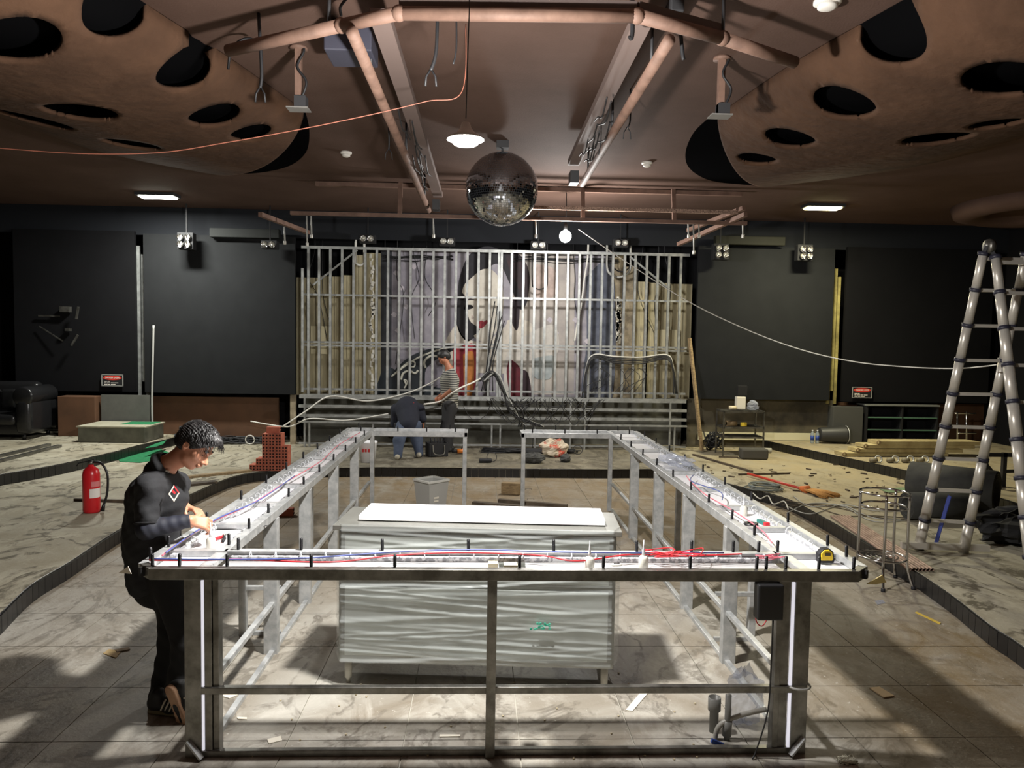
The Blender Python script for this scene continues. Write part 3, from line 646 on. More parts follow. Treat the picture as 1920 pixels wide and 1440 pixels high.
# --- black power box under the right corner
t = thing('power_supply', 'black power box hanging under the right front corner of the bar', 'power box', (1.46, Y0+.12, .75))
pb = A(1408, 1092, Y0+.06); pc = A(1456, 1152, Y0+.06)
MB().box(((pb.x+pc.x)/2, Y0-.003, BZ-TB-.095), (.13, .07, .18)).build('case', m_black, t, .008)
MB().tube(spline([((pb.x+pc.x)/2-.03, Y0+.09, .735), ((pb.x+pc.x)/2-.025, Y0+.08, .68), ((pb.x+pc.x)/2+.005, Y0+.08, .66), ((pb.x+pc.x)/2+.035, Y0+.09, .7), ((pb.x+pc.x)/2+.035, Y0+.1, .735)], 5), .003, 5).build('lead', m_red, t)
cx = (pb.x+pc.x)/2
wire('power_lead', spline([(cx+.03, Y0+.005, .722), (cx+.03, Y0+.008, .5), (cx+.02, Y0+.005, .25), (cx-.03, Y0-.0, .06), (cx-.06, Y0-.02, .013)], 6), .004, m_cable, 'thin black lead dropping from the power box to the floor')
# --- loose wires on the counter
zw = BZ+.0125; zb_ = zw+.0095
wire('red_wire', spline([(-1.64, 3.72, zw), (-1.4, 3.72, zw), (-1.2, 3.74, zw), (-.75, 3.7, zw), (-.45, 3.82, zw), (-.1, 3.88, zw), (.3, 3.84, zw), (.5, 3.74, zw), (.8, 3.86, zw), (1.1, 3.84, zw), (1.4, 3.88, zw)], 8), .0042, m_red, 'long red wire wandering along the front of the bar')
wire('blue_wire', spline([(-1.62, 3.71, zb_), (-1.3, 3.705, zb_), (-.9, 3.73, zb_), (-.4, 3.86, zb_), (.0, 3.9, zb_), (.35, 3.87, zb_), (.7, 3.86, zb_), (1.3, 3.87, zb_)], 8), .004, m_blue, 'long blue wire running along the front of the bar')
wire('red_wire', spline([(X0+.08, 3.8, zw), (X0+.07, 4.0, zw), (X0+.08, 4.5, zw), (X0+.16, 5.0, zw), (X0+.19, 5.8, zw), (X0+.24, 6.8, zw), (X0+.2, 7.8, zw), (X0+.25, 8.9, zw)], 8), .0045, m_pink, 'faded red wire along the left arm of the bar')
wire('blue_wire', spline([(X0+.09, 3.82, zb_), (X0+.08, 4.2, zb_), (X0+.1, 4.6, zb_), (X0+.19, 5.1, zb_), (X0+.2, 6.0, zb_)], 8), .0042, m_blue, 'blue wire along the left arm of the bar beside the bending man')
wire('red_wire', spline([(XI1+.05, 4.1, zw), (XI1+.1, 4.4, zw), (XI1+.1, 4.9, zw), (XI1+.07, 5.4, zw), (XI1+.1, 5.9, zw), (XI1+.14, 6.2, zw)], 8), .0045, m_pink, 'faded red wire along the right arm of the bar')
wire('blue_wire', spline([(XI1+.12, 5.2, zb_), (XI1+.2, 5.5, zb_), (XI1+.1, 5.9, zb_), (XI1+.2, 6.2, zb_)], 8), .0042, m_blue, 'blue wire along the right arm of the bar')
random.seed(11)
for k in range(3):
    P = [(1.0+random.uniform(-.16, .2), 3.8+random.uniform(-.07, .1), zb_+.0085+.0075*k) for _ in range(6)]
    wire('red_wire', spline(P, 7), .003, m_red, 'tangle of red wire on the front right of the bar', group='red wire tangle on the bar')
for k in range(3):
    P = [(1.51+random.uniform(-.06, .1), 3.83+random.uniform(-.07, .07), zw-.002+.005*k) for _ in range(6)]
    wire('wire_end', spline(P, 6), .002, m_pink, 'thin pink wire ends at the inner right corner of the bar', group='pink wire ends at the corner')
# --- small tools on the bar
def glue(px, py, lab, z=BZ-.0388, at=None):
    p = Vector((at[0], at[1], z)) if at else G(px, py, z); t = thing('glue_bottle', lab, 'bottle', p)
    MB().lathe([(.024, 0), (.026, .004), (.026, .055), (.018, .066), (.009, .07)], 18, p).build('body', M('translucent_plastic', (232, 230, 218), .3, trans=.25), t)
    MB().lathe([(.009, .07), (.008, .085), (.0035, .12), (.002, .15)], 12, p).build('nozzle', m_white, t)
glue(355, 1021, 'small white glue bottle in front of the bending man', at=(-1.475, 4.1))
glue(1105, 1068, 'white glue bottle on the middle of the front of the bar'); glue(1206, 1066, 'white glue bottle beside the tangle of red wire'); glue(1440, 978, 'white glue bottle on the right arm of the bar', at=(1.8, 4.98))
t = thing('tape_measure', 'yellow and black tape measure on the right front corner of the bar', 'tape measure', G(1547, 1054, BZ-.03))
p = G(1547, 1054, BZ-.03); R_ = Matrix.Rotation(.2, 3, 'Z')
poly = [(-.042, 0), (.04, 0), (.046, .02), (.036, .06), (.014, .078), (-.02, .076), (-.044, .05)]
MB().prism(poly, p+Vector((0, -.02, 0)), (1, 0, 0), (0, 0, 1), (0, 1, 0), .045).build('case', m_rubber, t, .006)
MB().prism([(x*.74-.002, z*.74+.016) for x, z in poly], p+Vector((0, -.027, 0)), (1, 0, 0), (0, 0, 1), (0, 1, 0), .008).build('yellow_face', M('tape_yellow', (238, 200, 30), .4), t, .003)
MB().box(p+Vector((0, -.029, .05)), (.03, .003, .014)).build('badge', M('badge_dark', (60, 50, 20), .5), t)
p = Vector((1.745, 4.69, BZ-.0385)); t = tag(MB().lathe([(.022, 0), (.045, 0), (.045, .022), (.022, .022), (.022, 0)], 28, p).build('tape_roll', m_black), 'roll of black tape lying on the right arm of the bar', 'tape')
p = Vector((1.842, 4.72, BZ-.038)); t = thing('box_cutter', 'teal and red box cutter lying beside the roll of black tape', 'knife', p)
MB().box(p+Vector((0, .03, .012)), (.036, .09, .022), rz=.15).build('body', M('teal_plastic', (20, 110, 104), .4), t, .005); MB().box(p+Vector((.006, -.03, .013)), (.034, .028, .024), rz=.15).build('slider', m_red, t, .004)
p = G(1156, 1062, BZ-.03); t = thing('remote_control', 'small grey remote lying on the front of the bar', 'remote', p)
MB().ell(p+Vector((0, 0, .008)), (.03, .014, .009), 18, 8).build('body', M('remote_grey', (190, 188, 180), .4), t); MB().box(p+Vector((0, 0, .016)), (.03, .012, .003)).build('buttons', m_black, t)
p = Vector((-1.48, 4.3, BZ-.037)); t = thing('pliers', 'red-handled pliers lying in front of the hands of the bending man', 'pliers', p)
MB().tube(spline([p+Vector((-.03, -.08, .01)), p+Vector((-.022, -.03, .012)), p+Vector((0, .02, .012))], 5), .009, 8).build('handle', m_red, t)
MB().tube(spline([p+Vector((.03, -.08, .01)), p+Vector((.022, -.03, .012)), p+Vector((0, .02, .012))], 5), .009, 8).build('handle', m_rubber, t)
MB().tube([p+Vector((0, .02, .012)), p+Vector((0, .06, .012))], [.012, .004], 8).build('jaw', m_steel_dark, t)
# the slot of missing panel beside the hands
MB().prism([(0, 0), (.25, .05), (.3, .12), (.05, .06)], G(398, 994, BZ-.036), (1, 0, 0), (0, 1, 0), (0, 0, 1), .002).build('panel_gap', m_blackmatte, bar)
# clear plastic bag of parts on the right arm
def crumple(name, c, r, mat, label, cat, seed, n=26, m=16, amp=.3, parent=None):
    rs = np.random.RandomState(seed); mb = MB(); vs = []; fs = []
    ph = rs.rand(6)*6.28; fr_ = rs.randint(2, 8, 6)
    for i in range(m+1):
        th = PI*i/m
        for k in range(n):
            f = 2*PI*k/n
            q = 1+amp*(.4*math.sin(fr_[0]*f+ph[0]+2*th)+.3*math.sin(fr_[1]*f+ph[1]-3*th)+.3*math.sin(fr_[2]*th*2+ph[2]))+amp*.28*rs.uniform(-1, 1)
            vs.append((c[0]+r[0]*q*math.sin(th)*math.cos(f), c[1]+r[1]*q*math.sin(th)*math.sin(f), max(c[2]-r[2]*.95, c[2]-r[2]*q*math.cos(th))))
    for i in range(m): fs += [(i*n+k, i*n+(k+1) % n, (i+1)*n+(k+1) % n, (i+1)*n+k) for k in range(n)]
    o = mb.add(vs, fs, False).build(name, mat); tag(o, label, cat)
    if parent is not None: par(o, parent)
    return o
m_bag = bpy.data.materials.new('clear_bag'); m_bag.use_nodes = True; nt = m_bag.node_tree; _p = nt.nodes['Principled BSDF']; _p.inputs['Base Color'].default_value = srgb(205, 210, 222); _p.inputs['Roughness'].default_value = .1; _p.inputs['Specular IOR Level'].default_value = .9
_t = nt.nodes.new('ShaderNodeBsdfTransparent'); _t.inputs[0].default_value = (.93, .94, .97, 1); _x = nt.nodes.new('ShaderNodeMixShader'); _x.inputs[0].default_value = .3; nt.links.new(_t.outputs[0], _x.inputs[1]); nt.links.new(_p.outputs[0], _x.inputs[2]); nt.links.new(_x.outputs[0], nt.nodes['Material Output'].inputs[0])
p = G(1268, 868, BZ+.02); crumple('parts_bag', (p.x, p.y, BZ+.044), (.14, .26, .035), m_bag, 'crumpled clear plastic bag of parts on the right arm of the bar', 'bag', 4, 34, 18, .35)
# tape flags stuck on the corners
for pts, lab in ((((1625, 1095), (1655, 1078), (1662, 1092), (1640, 1096)), 'scrap of masking tape at the right front corner of the bar'), (((222, 1074), (240, 1062), (246, 1076)), 'scrap of white tape at the left front corner of the bar')):
    Q = [A(x, y, Y0+.02) for x, y in pts]; n = len(Q)
    tag(MB().add(Q+[q+Vector((0, .004, 0)) for q in Q], [tuple(range(n)), tuple(range(n, 2*n))[::-1]]+[(i, (i+1) % n, n+(i+1) % n, n+i) for i in range(n)]).build('tape_scrap', M('masking_tape', (206, 190, 130), .7) if pts[0][0] > 900 else m_paper), lab, 'tape')
# ================================================================ wrapped steel cabinet inside the bar
cl, cr = G(640, 1287), G(1143, 1302); ang = math.atan2(cr.y-cl.y, cr.x-cl.x)
t = thing('steel_cabinet', 'stainless steel cabinet wrapped in clear stretch film inside the bar', 'cabinet', (cl+cr)/2, 0)
cw = (cr-cl).length+.06; cc = (cl+cr)/2; cd = .46; Rz = Matrix.Rotation(ang, 3, 'Z'); ctop = 1.0
def cl_(x, y, z): return cc+Rz @ Vector((x, y, 0))+Vector((0, 0, z))
m_cab = M('brushed_steel', (150, 150, 144), .4, .6, rgb2=(134, 134, 128), scale=4, stretch=(1, 1, 12))
cb = MB(); cb.box(cl_(0, cd/2, .55), (cw-.02, cd-.02, .8), rz=ang); cb.build('body', m_cab, t, .005)
MB().box(cl_(0, -.006, .62), (cw-.1, .02, .02), rz=ang)
for z0, z1 in ((.2, .62), (.66, .93)): MB().box(cl_(0, .0, (z0+z1)/2), (cw-.1, .024, z1-z0), rz=ang).build('door', M('steel_door', (198, 202, 198), .32, .5, rgb2=(184, 188, 184), scale=3), t, .004)
MB().box(cl_(0, cd/2, .975), (cw+.04, cd+.04, .03), rz=ang).build('rim', m_cab, t, .004)
MB().box(cl_(.02, cd/2+.03, ctop+.012), (cw-.18, cd-.12, .03), rz=ang).build('top_board', m_white, t, .003)
for x in (-cw/2+.06, cw/2-.06):
    for y in (.05, cd-.06): MB().lathe([(.013, .009), (.013, .03), (.022, .04), (.024, .16)], 12, cl_(x, y, 0)).build('leg', M('leg_cap', (196, 194, 184), .5), t)
# stretch film: a creased sheet round the front and sides
def film():
    nx, nz = 220, 110; vs = []; rs = np.random.RandomState(5)
    rid = [(rs.uniform(.17, .97), rs.uniform(-.16, .16), rs.uniform(.004, .012), rs.uniform(.003, .009), rs.uniform(0, 1), rs.uniform(.25, .7)) for _ in range(70)]
    for j in range(nz+1):
        z = .165+(1.0-.165)*j/nz
        for i in range(nx+1):
            u = i/nx; x = (u-.5)*(cw+.05); y = -.022
            for zc_, sl, wd, am, uc, ul in rid:
                d = z-(zc_+sl*(u-.5)); 
                if abs(d) < 3*wd: y -= am*math.exp(-(d/wd)**2)*math.exp(-((u-uc)/ul)**2)
            if u < .03: y += (.03-u)*4
            if u > .97: y += (u-.97)*4
            vs.append(cl_(x, y, z))
    fs = [(j*(nx+1)+i, j*(nx+1)+i+1, (j+1)*(nx+1)+i+1, (j+1)*(nx+1)+i) for j in range(nz) for i in range(nx)]
    return MB().add(vs, fs, True)
m_film = bpy.data.materials.new('stretch_film'); m_film.use_nodes = True; nt = m_film.node_tree; nt.nodes.clear()
o_ = nt.nodes.new('ShaderNodeOutputMaterial'); mx = nt.nodes.new('ShaderNodeMixShader'); tr = nt.nodes.new('ShaderNodeBsdfTransparent'); pr = nt.nodes.new('ShaderNodeBsdfPrincipled')
pr.inputs['Base Color'].default_value = srgb(216, 222, 220); pr.inputs['Roughness'].default_value = .16; pr.inputs['Specular IOR Level'].default_value = .9; mx.inputs[0].default_value = .33
tr.inputs[0].default_value = (.96, .97, .97, 1)
nt.links.new(tr.outputs[0], mx.inputs[1]); nt.links.new(pr.outputs[0], mx.inputs[2]); nt.links.new(mx.outputs[0], o_.inputs[0])
film().build('stretch_film', m_film, t, fixn=False)
random.seed(2); mb = MB()
for k in range(26): mb.box(cl_(.385+random.uniform(-.06, .06), -.045, .42+random.uniform(-.018, .018)), (.012, .004, .009), rz=ang)
mb.build('green_print', M('green_ink', (80, 190, 160), .5), t)
# ================================================================ lamps
m_lit = M('lit_diffuser', (255, 255, 255), .5, emit=((255, 252, 244), 60.0))
m_lit_y = M('lit_diffuser_warm', (255, 255, 255), .5, emit=((255, 240, 178), 30.0))
m_lit_w = M('lit_diffuser_white', (255, 255, 255), .5, emit=((252, 255, 236), 30.0))
m_pipe = M('painted_pipe', (128, 100, 86), .7, rgb2=(102, 78, 66), scale=5)
m_fit = M('dark_fitting', (52, 52, 54), .55)
def point(name, loc, e, col, size, parent):
    l = bpy.data.lights.new(name, 'POINT'); l.energy = e; l.color = col; l.shadow_soft_size = size
    o = bpy.data.objects.new(name, l); COL.objects.link(o); o.location = loc; par(o, parent); return o
def area(name, loc, e, col, sx, sy, parent):
    l = bpy.data.lights.new(name, 'AREA'); l.energy = e; l.color = col; l.shape = 'RECTANGLE'; l.size = sx; l.size_y = sy
    o = bpy.data.objects.new(name, l); COL.objects.link(o); o.location = loc; par(o, parent); return o
p = A(873, 267, 3.9)
t = thing('work_lamp', 'bright hanging work lamp over the front of the bar', 'lamp', p)
MB().lathe([(.02, .1), (.03, .07), (.05, .045), (.095, .022), (.095, .012), (.07, .012)], 24, p).build('shade', M('lamp_shade', (210, 210, 208), .5), t)  # added shade, sized to keep the bulb's direct light off the ceiling
MB().ell(p, (.068, .068, .022), 20, 12).build('bulb', m_lit, t)
MB().tube([p+Vector((0, 0, .12)), (p.x+.01, p.y+.02, 3.8), (p.x, p.y, CEIL)], .003, 6).build('flex', m_cable, t)
point('work_lamp_light', p+Vector((0, 0, -.06)), LAMP_A, (1, .97, .93), .085, t)
wire('supply_wire', spline([A(-12, 277, 5.6), A(150, 288, 5.6), A(300, 286, 5.6), A(420, 268, 5.6), A(560, 243, 5.6), A(700, 214, 5.6), A(800, 190, 5.6), A(866, 172, 5.6), Vector((A(872, 165, 5.6).x, 5.6, CEIL))], 8), .004, M('copper_wire', (150, 92, 74), .5), 'thin reddish supply wire slung across the ceiling from the left')
p = A(1060, 443, 11.3)
t = thing('work_lamp', 'bright bare work lamp hanging from the rear truss before the mural', 'lamp', p)
MB().ell(p, (.09, .09, .09), 18, 12).build('bulb', m_lit, t)
MB().lathe([(.03, .08), (.032, .16), (.02, .2)], 14, p).build('socket', m_black, t)
MB().tube([p+Vector((0, 0, .18)), p+Vector((.01, 0, .4)), (p.x, p.y, CEIL)], .007, 6).build('flex', m_cable, t)
point('work_lamp_light', p+Vector((0, -.0, -.16)), LAMP_B, (1, .98, .95), .09, t)
for px, py, m, e, c, lab in ((296, 370, m_lit_w, LAMP_C, (1, 1, .93), 'long white ceiling light over the left steps'), (1543, 391, m_lit_y, LAMP_D, (1, .93, .66), 'long yellowish ceiling light over the right steps')):
    p = G(px, py, CEIL-.06); t = thing('ceiling_light', lab, 'lamp', p)
    MB().box(p+Vector((0, 0, .035)), (.62, .3, .05)).build('housing', m_fit, t)
    MB().box(p, (.54, .22, .02)).build('diffuser', m, t); area('ceiling_light_glow', p+Vector((0, 0, -.02)), e, c, .5, .2, t)
# ================================================================ disco ball
c = A(941, 355, 8.8); rb = 67/FOC*8.8
t = thing('disco_ball', 'large mirror ball hanging over the middle of the bar', 'disco ball', c)
rs = np.random.RandomState(1); mt = MB(); nb = 52
for i in range(nb):
    th0, th1 = PI*i/nb, PI*(i+1)/nb; th = (th0+th1)/2; k = max(3, int(2*PI*rb*math.sin(th)/(PI*rb/nb)))
    for j in range(k):
        f0, f1 = 2*PI*j/k, 2*PI*(j+.9)/k; f = (f0+f1)/2
        n = Vector((math.sin(th)*math.cos(f), math.sin(th)*math.sin(f), math.cos(th))); u = Vector((math.cos(th)*math.cos(f), math.cos(th)*math.sin(f), -math.sin(th))); w = Vector((-math.sin(f), math.cos(f), 0))
        n2 = (n+u*rs.normal(0, .03)+w*rs.normal(0, .03)).normalized(); u = (u-n2*u.dot(n2)).normalized(); w = n2.cross(u)
        a, b = rb*(th1-th0)*.45, rb*math.sin(th)*(f1-f0)*.5; o = c+n*rb
        mt.add([o-u*a-w*b, o+u*a-w*b, o+u*a+w*b, o-u*a+w*b], [(0, 1, 2, 3)])
MB().ell(c, (rb*.993,)*3, 40, 24).build('ball', M('grout_dark', (60, 62, 66), .5), t)
o = mt.build('mirror_tiles', M('mirror_tile', (205, 208, 214), .06, 1.0), t, fixn=False); o['kind'] = 'stuff'
MB().cyl(c+Vector((0, 0, rb)), (c.x, c.y, CEIL), .012, 8).build('rod', m_fit, t); MB().box((c.x, c.y, CEIL-.04), (.14, .14, .08)).build('motor', m_fit, t)
# ================================================================ ceiling pipes, truss and fittings
def pipe(name, pts, r, lab, cat='pipe', group=None): return tag(MB().tube(pts, r, 12).build(name, m_pipe), lab, cat, group)
zp_ = 4.12
P = [G(x, y, zp_) for x, y in ((428, 95), (640, 48), (748, 25), (1195, 30), (1355, 72), (1490, 117))]
t = thing('bent_pipe', 'bent brown pipe crossing the ceiling above the bar', 'pipe', P[2])
for a, b in zip(P, P[1:]): MB().cyl(a, b, .042 if b.x < 1 or a.x > 1 else .042, 14).build('pipe_length', m_pipe, t)
for q in P[1:-1]: MB().ell(q, (.05, .05, .05), 12, 8).build('elbow', m_pipe, t)
a, b = P[2]+Vector((0, .04, .07)), P[3]+Vector((0, .04, .07)); MB().bar(a, b, .07, .05).build('track', M('dark_track', (88, 76, 72), .6), t)
MB().bar(P[3]+Vector((0, .04, .07)), P[4]+Vector((0, .04, .07)), .07, .05).build('track', MATS['dark_track'], t)
for q in (P[1].lerp(P[0], .1), P[4]): MB().cyl(q, (q.x, q.y, CEIL), .012, 8).build('hanger', m_fit, t)
for xs, lab, nm in (((660, 60, 806, 395), 'long brown pipe running back along the left of the mirror ball', 'L'), ((1255, 75, 1096, 345), 'long brown pipe running back along the right of the mirror ball', 'R')):
    a, b = G(xs[0], xs[1], zp_-.088), G(xs[2], xs[3], zp_-.088); b = Vector((a.x+(b.x-a.x)*.5, b.y, b.z)); s = 1 if nm == 'L' else -1
    t = thing('long_pipe', lab, 'pipe', a); MB().cyl(a, b, .04, 12).build('pipe_length', m_pipe, t)
    MB().bar(a+Vector((s*.16, .1, .16)), b+Vector((s*.16, -.4, .16)), .13, .07).build('duct', M('grey_brown_duct', (112, 96, 90), .7), t)
    for k in range(3): q = a.lerp(b, .12+.38*k); MB().cyl(q, (q.x, q.y, CEIL), .012, 8).build('hanger', m_fit, t)
    random.seed(5 if s > 0 else 9)
    for k in range(9):
        f0 = random.uniform(.25, .68); q = a.lerp(b, f0); r_ = a.lerp(b, min(1, f0+.16)); s2 = s*(.058+.017*k)
        wire('slack_cable', spline([q+Vector((s2, 0, .05)), q.lerp(r_, .35)+Vector((s2, 0, random.uniform(-.05, 0))), q.lerp(r_, .7)+Vector((s2, 0, random.uniform(0, .05))), r_+Vector((s2, 0, .06))], 5), .007, m_cable, 'slack black cable tied along the long pipe %s of the mirror ball' % ('left' if s > 0 else 'right'), group='cables on the %s long pipe' % ('left' if s > 0 else 'right'))
    q = a.lerp(b, .93); MB().box(q+Vector((s*.14, 0, .0)), (.1, .2, .14)).build('junction_box', m_fit, t)
# hanging cable ends
def drop(px0, py0, px1, py1, z0, lab, r=.012, fork=True):
    a = G(px0, py0, z0); b = A(px1, py1, a.y); t = thing('hanging_cable', lab, 'cable', b)
    MB().tube(spline([Vector((a.x, a.y, CEIL)), a.lerp(b, .5)+Vector((.015, 0, 0)), b], 6), r, 6).build('lead', m_cable, t)
    if fork:
        for s in (-1, 1): MB().tube([b+Vector((0, 0, .01)), b+Vector((s*.03, 0, -.04)), b+Vector((s*.035, 0, -.1))], r*.6, 5).build('tail', m_cable, t)
drop(485, 100, 488, 165, 4.12, 'black cable with split end hanging beside the left ceiling horn')
drop(820, 45, 808, 132, 4.12, 'thick black cable end hanging from the bent pipe left of the work lamp'); drop(853, 45, 850, 120, 4.12, 'thin black cable hanging from the bent pipe above the work lamp', .006, False)
drop(1183, 45, 1180, 72, 4.12, 'short black strap hanging at the bend of the ceiling pipe', .016, False); drop(1268, 75, 1282, 112, 4.12, 'short black strap hanging from the ceiling pipe near the right long pipe', .014, False)
drop(724, 228, 729, 280, 4.2, 'black cable end hanging from the middle of the left long pipe', .008); drop(1181, 210, 1176, 240, 4.2, 'black cable end hanging from the right long pipe', .008); drop(1126, 228, 1122, 290, 4.2, 'thin black cable hanging from the far part of the right long pipe', .006, False)
wire('looped_cable', spline([A(428, 130, 5.9), A(432, 100, 5.85), A(445, 80, 5.8), A(465, 72, 5.8), A(482, 78, 5.8)], 6), .01, m_cable, 'black cable looped over the left end of the bent pipe')
wire('looped_cable', spline([A(640, 30, 5.2), A(638, 15, 5.2), A(645, 3, 5.2), A(655, -8, 5.2)], 6), .01, m_cable, 'black cable looping above the bent pipe at the top edge')
# projector mounts
for px0, py0, px1, py1, lab in ((558, 88, 560, 205, 'left drop pole with a small tray beside the ceiling horn'), (1354, 108, 1350, 218, 'right drop pole with a small tray beside the ceiling horn')):
    a = G(px0, py0, CEIL); b = A(px1, py1, a.y); t = thing('drop_pole', lab, 'mount', b)
    MB().bar(b, Vector((b.x, a.y, CEIL)), .05, .05, (0, 1, 0)).build('pole', m_pipe, t)
    MB().box(b, (.17, .13, .01)).build('tray', M('tray_grey', (120, 118, 114), .5), t); MB().box(b+Vector((.02, 0, .05)), (.09, .1, .09)).build('clamp', m_fit, t); MB().cyl((b.x, a.y, CEIL-.02), (b.x, a.y, CEIL), .07, 12).build('flange', m_pipe, t)
    MB().tube(spline([b+Vector((.02, -.03, .06)), b+Vector((.07, -.04, .2)), b+Vector((.0, -.04, .32)), b+Vector((.05, -.03, .45)), b+Vector((.02, -.02, .55))], 6), .01, 6).build('cable', m_cable, t)
# dark box speaker on the ceiling
p = G(655, 88, 4.2); tag(MB().box(p+Vector((0, .1, .05)), (.34, .34, .2)).build('ceiling_box', M('blue_grey_box', (58, 58, 70), .6), bevel=.01), 'dark box fixed under the ceiling at the bent pipe', 'box')
p = G(1264, 18, CEIL-.06); tag(MB().box(p, (.09, .2, .1)).build('ceiling_sensor', m_fit, bevel=.008), 'small black sensor box on the ceiling at the top edge', 'sensor')
def smoke(px, py, lab, s=1.0):
    p = G(px, py, CEIL); t = thing('smoke_detector', lab, 'detector', p)
    MB().lathe([(.07*s, 0), (.07*s, -.02), (.055*s, -.03)], 24, p).build('base', M('detector_white', (226, 222, 214), .5), t); MB().lathe([(.05*s, -.03), (.05*s, -.05), (.03*s, -.062), (.004, -.064)], 20, p).build('head', MATS['detector_white'], t)
smoke(649, 285, 'white smoke detector left of the mirror ball'); smoke(1213, 304, 'white smoke detector right of the mirror ball'); smoke(1552, 0, 'white smoke detector at the top edge of the ceiling', 1.3)
smoke(100, 393, 'small white detector over the left wall', .8); smoke(1788, 428, 'small white detector above the ladder', .8)
# rear truss
ty = 11.0; zl, zu = A(960, 409, ty).z, A(960, 388, ty).z
t = thing('rear_truss', 'brown steel truss hanging across the ceiling before the stage', 'truss', (0.5, ty, zl))
xl, xr = A(545, 403, ty).x, A(1400, 410, ty).x
MB().bar((xl, ty, zl), (xr, ty, zl), .07, .05).build('lower_bar', m_pipe, t); MB().bar((xl+.3, ty+.25, CEIL-.04), (xr, ty+.25, CEIL-.04), .07, .06).build('upper_bar', m_pipe, t)
MB().bar((.1, ty+.12, zu+.02), (xr-.1, ty+.12, zu+.02), .05, .05).build('perforated_rail', M('perforated_steel', (190, 160, 140), .6, rgb2=(90, 70, 60), scale=60), t)
for px in (748, 1095, 1268): x = A(px, 400, ty).x; MB().bar((x, ty+.1, zl), (x, ty+.2, CEIL), .06, .03).build('hanger', m_pipe, t)
for (a, b), z in (((A(488, 402, ty-.4), A(578, 436, ty+1.2)), 0), ((A(1398, 402, ty-.4), A(1272, 458, ty+1.4)), 0), ((A(1395, 390, ty), A(1290, 432, ty+1.4)), 0)): MB().bar(a, b, .06, .06).build('arm', m_pipe, t)
for px, y0_, y1_ in ((575, 400, 455), (583, 404, 440), (533, 425, 452), (1004, 412, 440), (812, 408, 440), (1290, 415, 440), (1300, 418, 470), (1310, 418, 440), (1392, 408, 440)):
    a, b = A(px, y0_, ty+.05), A(px+1, y1_, ty+.05); MB().tube([a, b], .012, 6).build('drop_lead', m_cable_grey, t); MB().cyl(b+Vector((0, 0, -.05)), b, .02, 8).build('plug', m_cable_white, t)
# blinder lamps on the bulkhead
def blinder(cx, cy, rows, lab, Y=13.3, S=.6):
    c = A(cx, cy, Y); t = thing('blinder_lamp', lab, 'stage lamp', c); d = .19
    MB().box(c+Vector((0, .12, 0)), (.46*S, .16, .24*rows*S)).build('housing', m_blackmatte, t, .01)
    for r_ in range(rows):
        for s in (-1, 1):
            q = c+Vector((s*.1*S*1.05, 0, (r_-(rows-1)/2)*-.2*S)); R_ = Matrix.Rotation(PI/2+.25, 3, 'X')
            rf = MB().lathe([(a_*S, b_*S) for a_, b_ in ((.012, -.05), (.04, -.035), (.075, .0), (.088, .03), (.092, .03), (.092, -.02))], 20, q, R_).build('reflector', m_chrome, t); MB().ell(q+R_ @ Vector((0, 0, 0)), (.012,)*3, 10, 8).build('bulb', M('bulb_glass', (235, 232, 220), .2), rf)
    b = MB().bar(c+Vector((0, .12, .1*rows*S)), (c.x, c.y+.12, CEIL), .02, .02, (0, 1, 0)).build('yoke', m_blackmatte, t)
blinder(345, 451, 2, 'four-bulb stage lamp at the top left of the wide left panel'); blinder(503, 458, 1, 'two-bulb stage lamp at the top right of the wide left panel'); blinder(688, 447, 1, 'two-bulb stage lamp above the left part of the stud frame'); blinder(838, 452, 1, 'two-bulb stage lamp above the middle of the stud frame'); blinder(1010, 459, 1, 'two-bulb stage lamp above the stud frame beside the rear work lamp')
blinder(1354, 471, 2, 'four-bulb stage lamp at the top left of the wide right panel'); blinder(1512, 473, 2, 'four-bulb stage lamp at the top right of the wide right panel'); blinder(1165, 455, 1, 'two-bulb stage lamp above the right part of the stud frame', 13.4)
for x0, x1, y, lab in ((395, 525, 438, 'long grey roller casing above the wide left panel'), (1340, 1470, 452, 'long olive roller casing above the wide right panel')):
    a, b = A(x0, y, 13.61), A(x1, y, 13.61); tag(MB().box((a+b)/2, ((b-a).length, .14, .16)).build('roller_casing', M('casing_%d' % x0, (26, 28, 27) if x0 < 900 else (28, 28, 20), .7, spec=.2), bevel=.01), lab, 'casing')
# white cord slung from the truss to the ladder
wire('slung_cord', spline([A(1085, 430, 10.9), A(1180, 495, 10.4), A(1290, 565, 9.8), A(1400, 618, 9.2), A(1500, 655, 8.5), A(1600, 678, 7.8), A(1700, 688, 7.2), A(1790, 691, 6.8), A(1845, 687, 6.4), A(1868, 684, 6.2)], 8), .006, m_cable_white, 'thin pale cord slung from the rear truss to the ladder')
# ================================================================ cables about the stage
random.seed(21)
def cab(pts, r, mat, lab, group): return wire('cable', spline(pts, 6), r, mat, lab, 'cable', group)
def flat(pts, Y): return [A(x, y, Y) for x, y in pts]       # a cable that hangs in one plane of its own
for k in range(5):
    x = 930+k*4.5
    cab(flat([(x-2, 565+k*9), (x-8+random.uniform(-5, 5), 620), (x-18+random.uniform(-6, 6), 680), (x-30+random.uniform(-10, 10), 733)], 13.722-.027*k), .011, m_cable, 'black cable falling down the middle studs beside the painted lips', 'cables down the middle studs')
for k in range(6):
    o = random.uniform(-8, 8); cab(flat([(900+o, 715), (925+o, 700+random.uniform(-6, 6)), (945+o, 735+o), (965+random.uniform(-8, 20), 775+o), (990+random.uniform(-20, 30), 800)], 13.405-.031*k), .014, m_cable if k % 4 else m_cable_grey, 'cable of the thick bundle hanging over the bench frame', 'bundle over the bench frame')
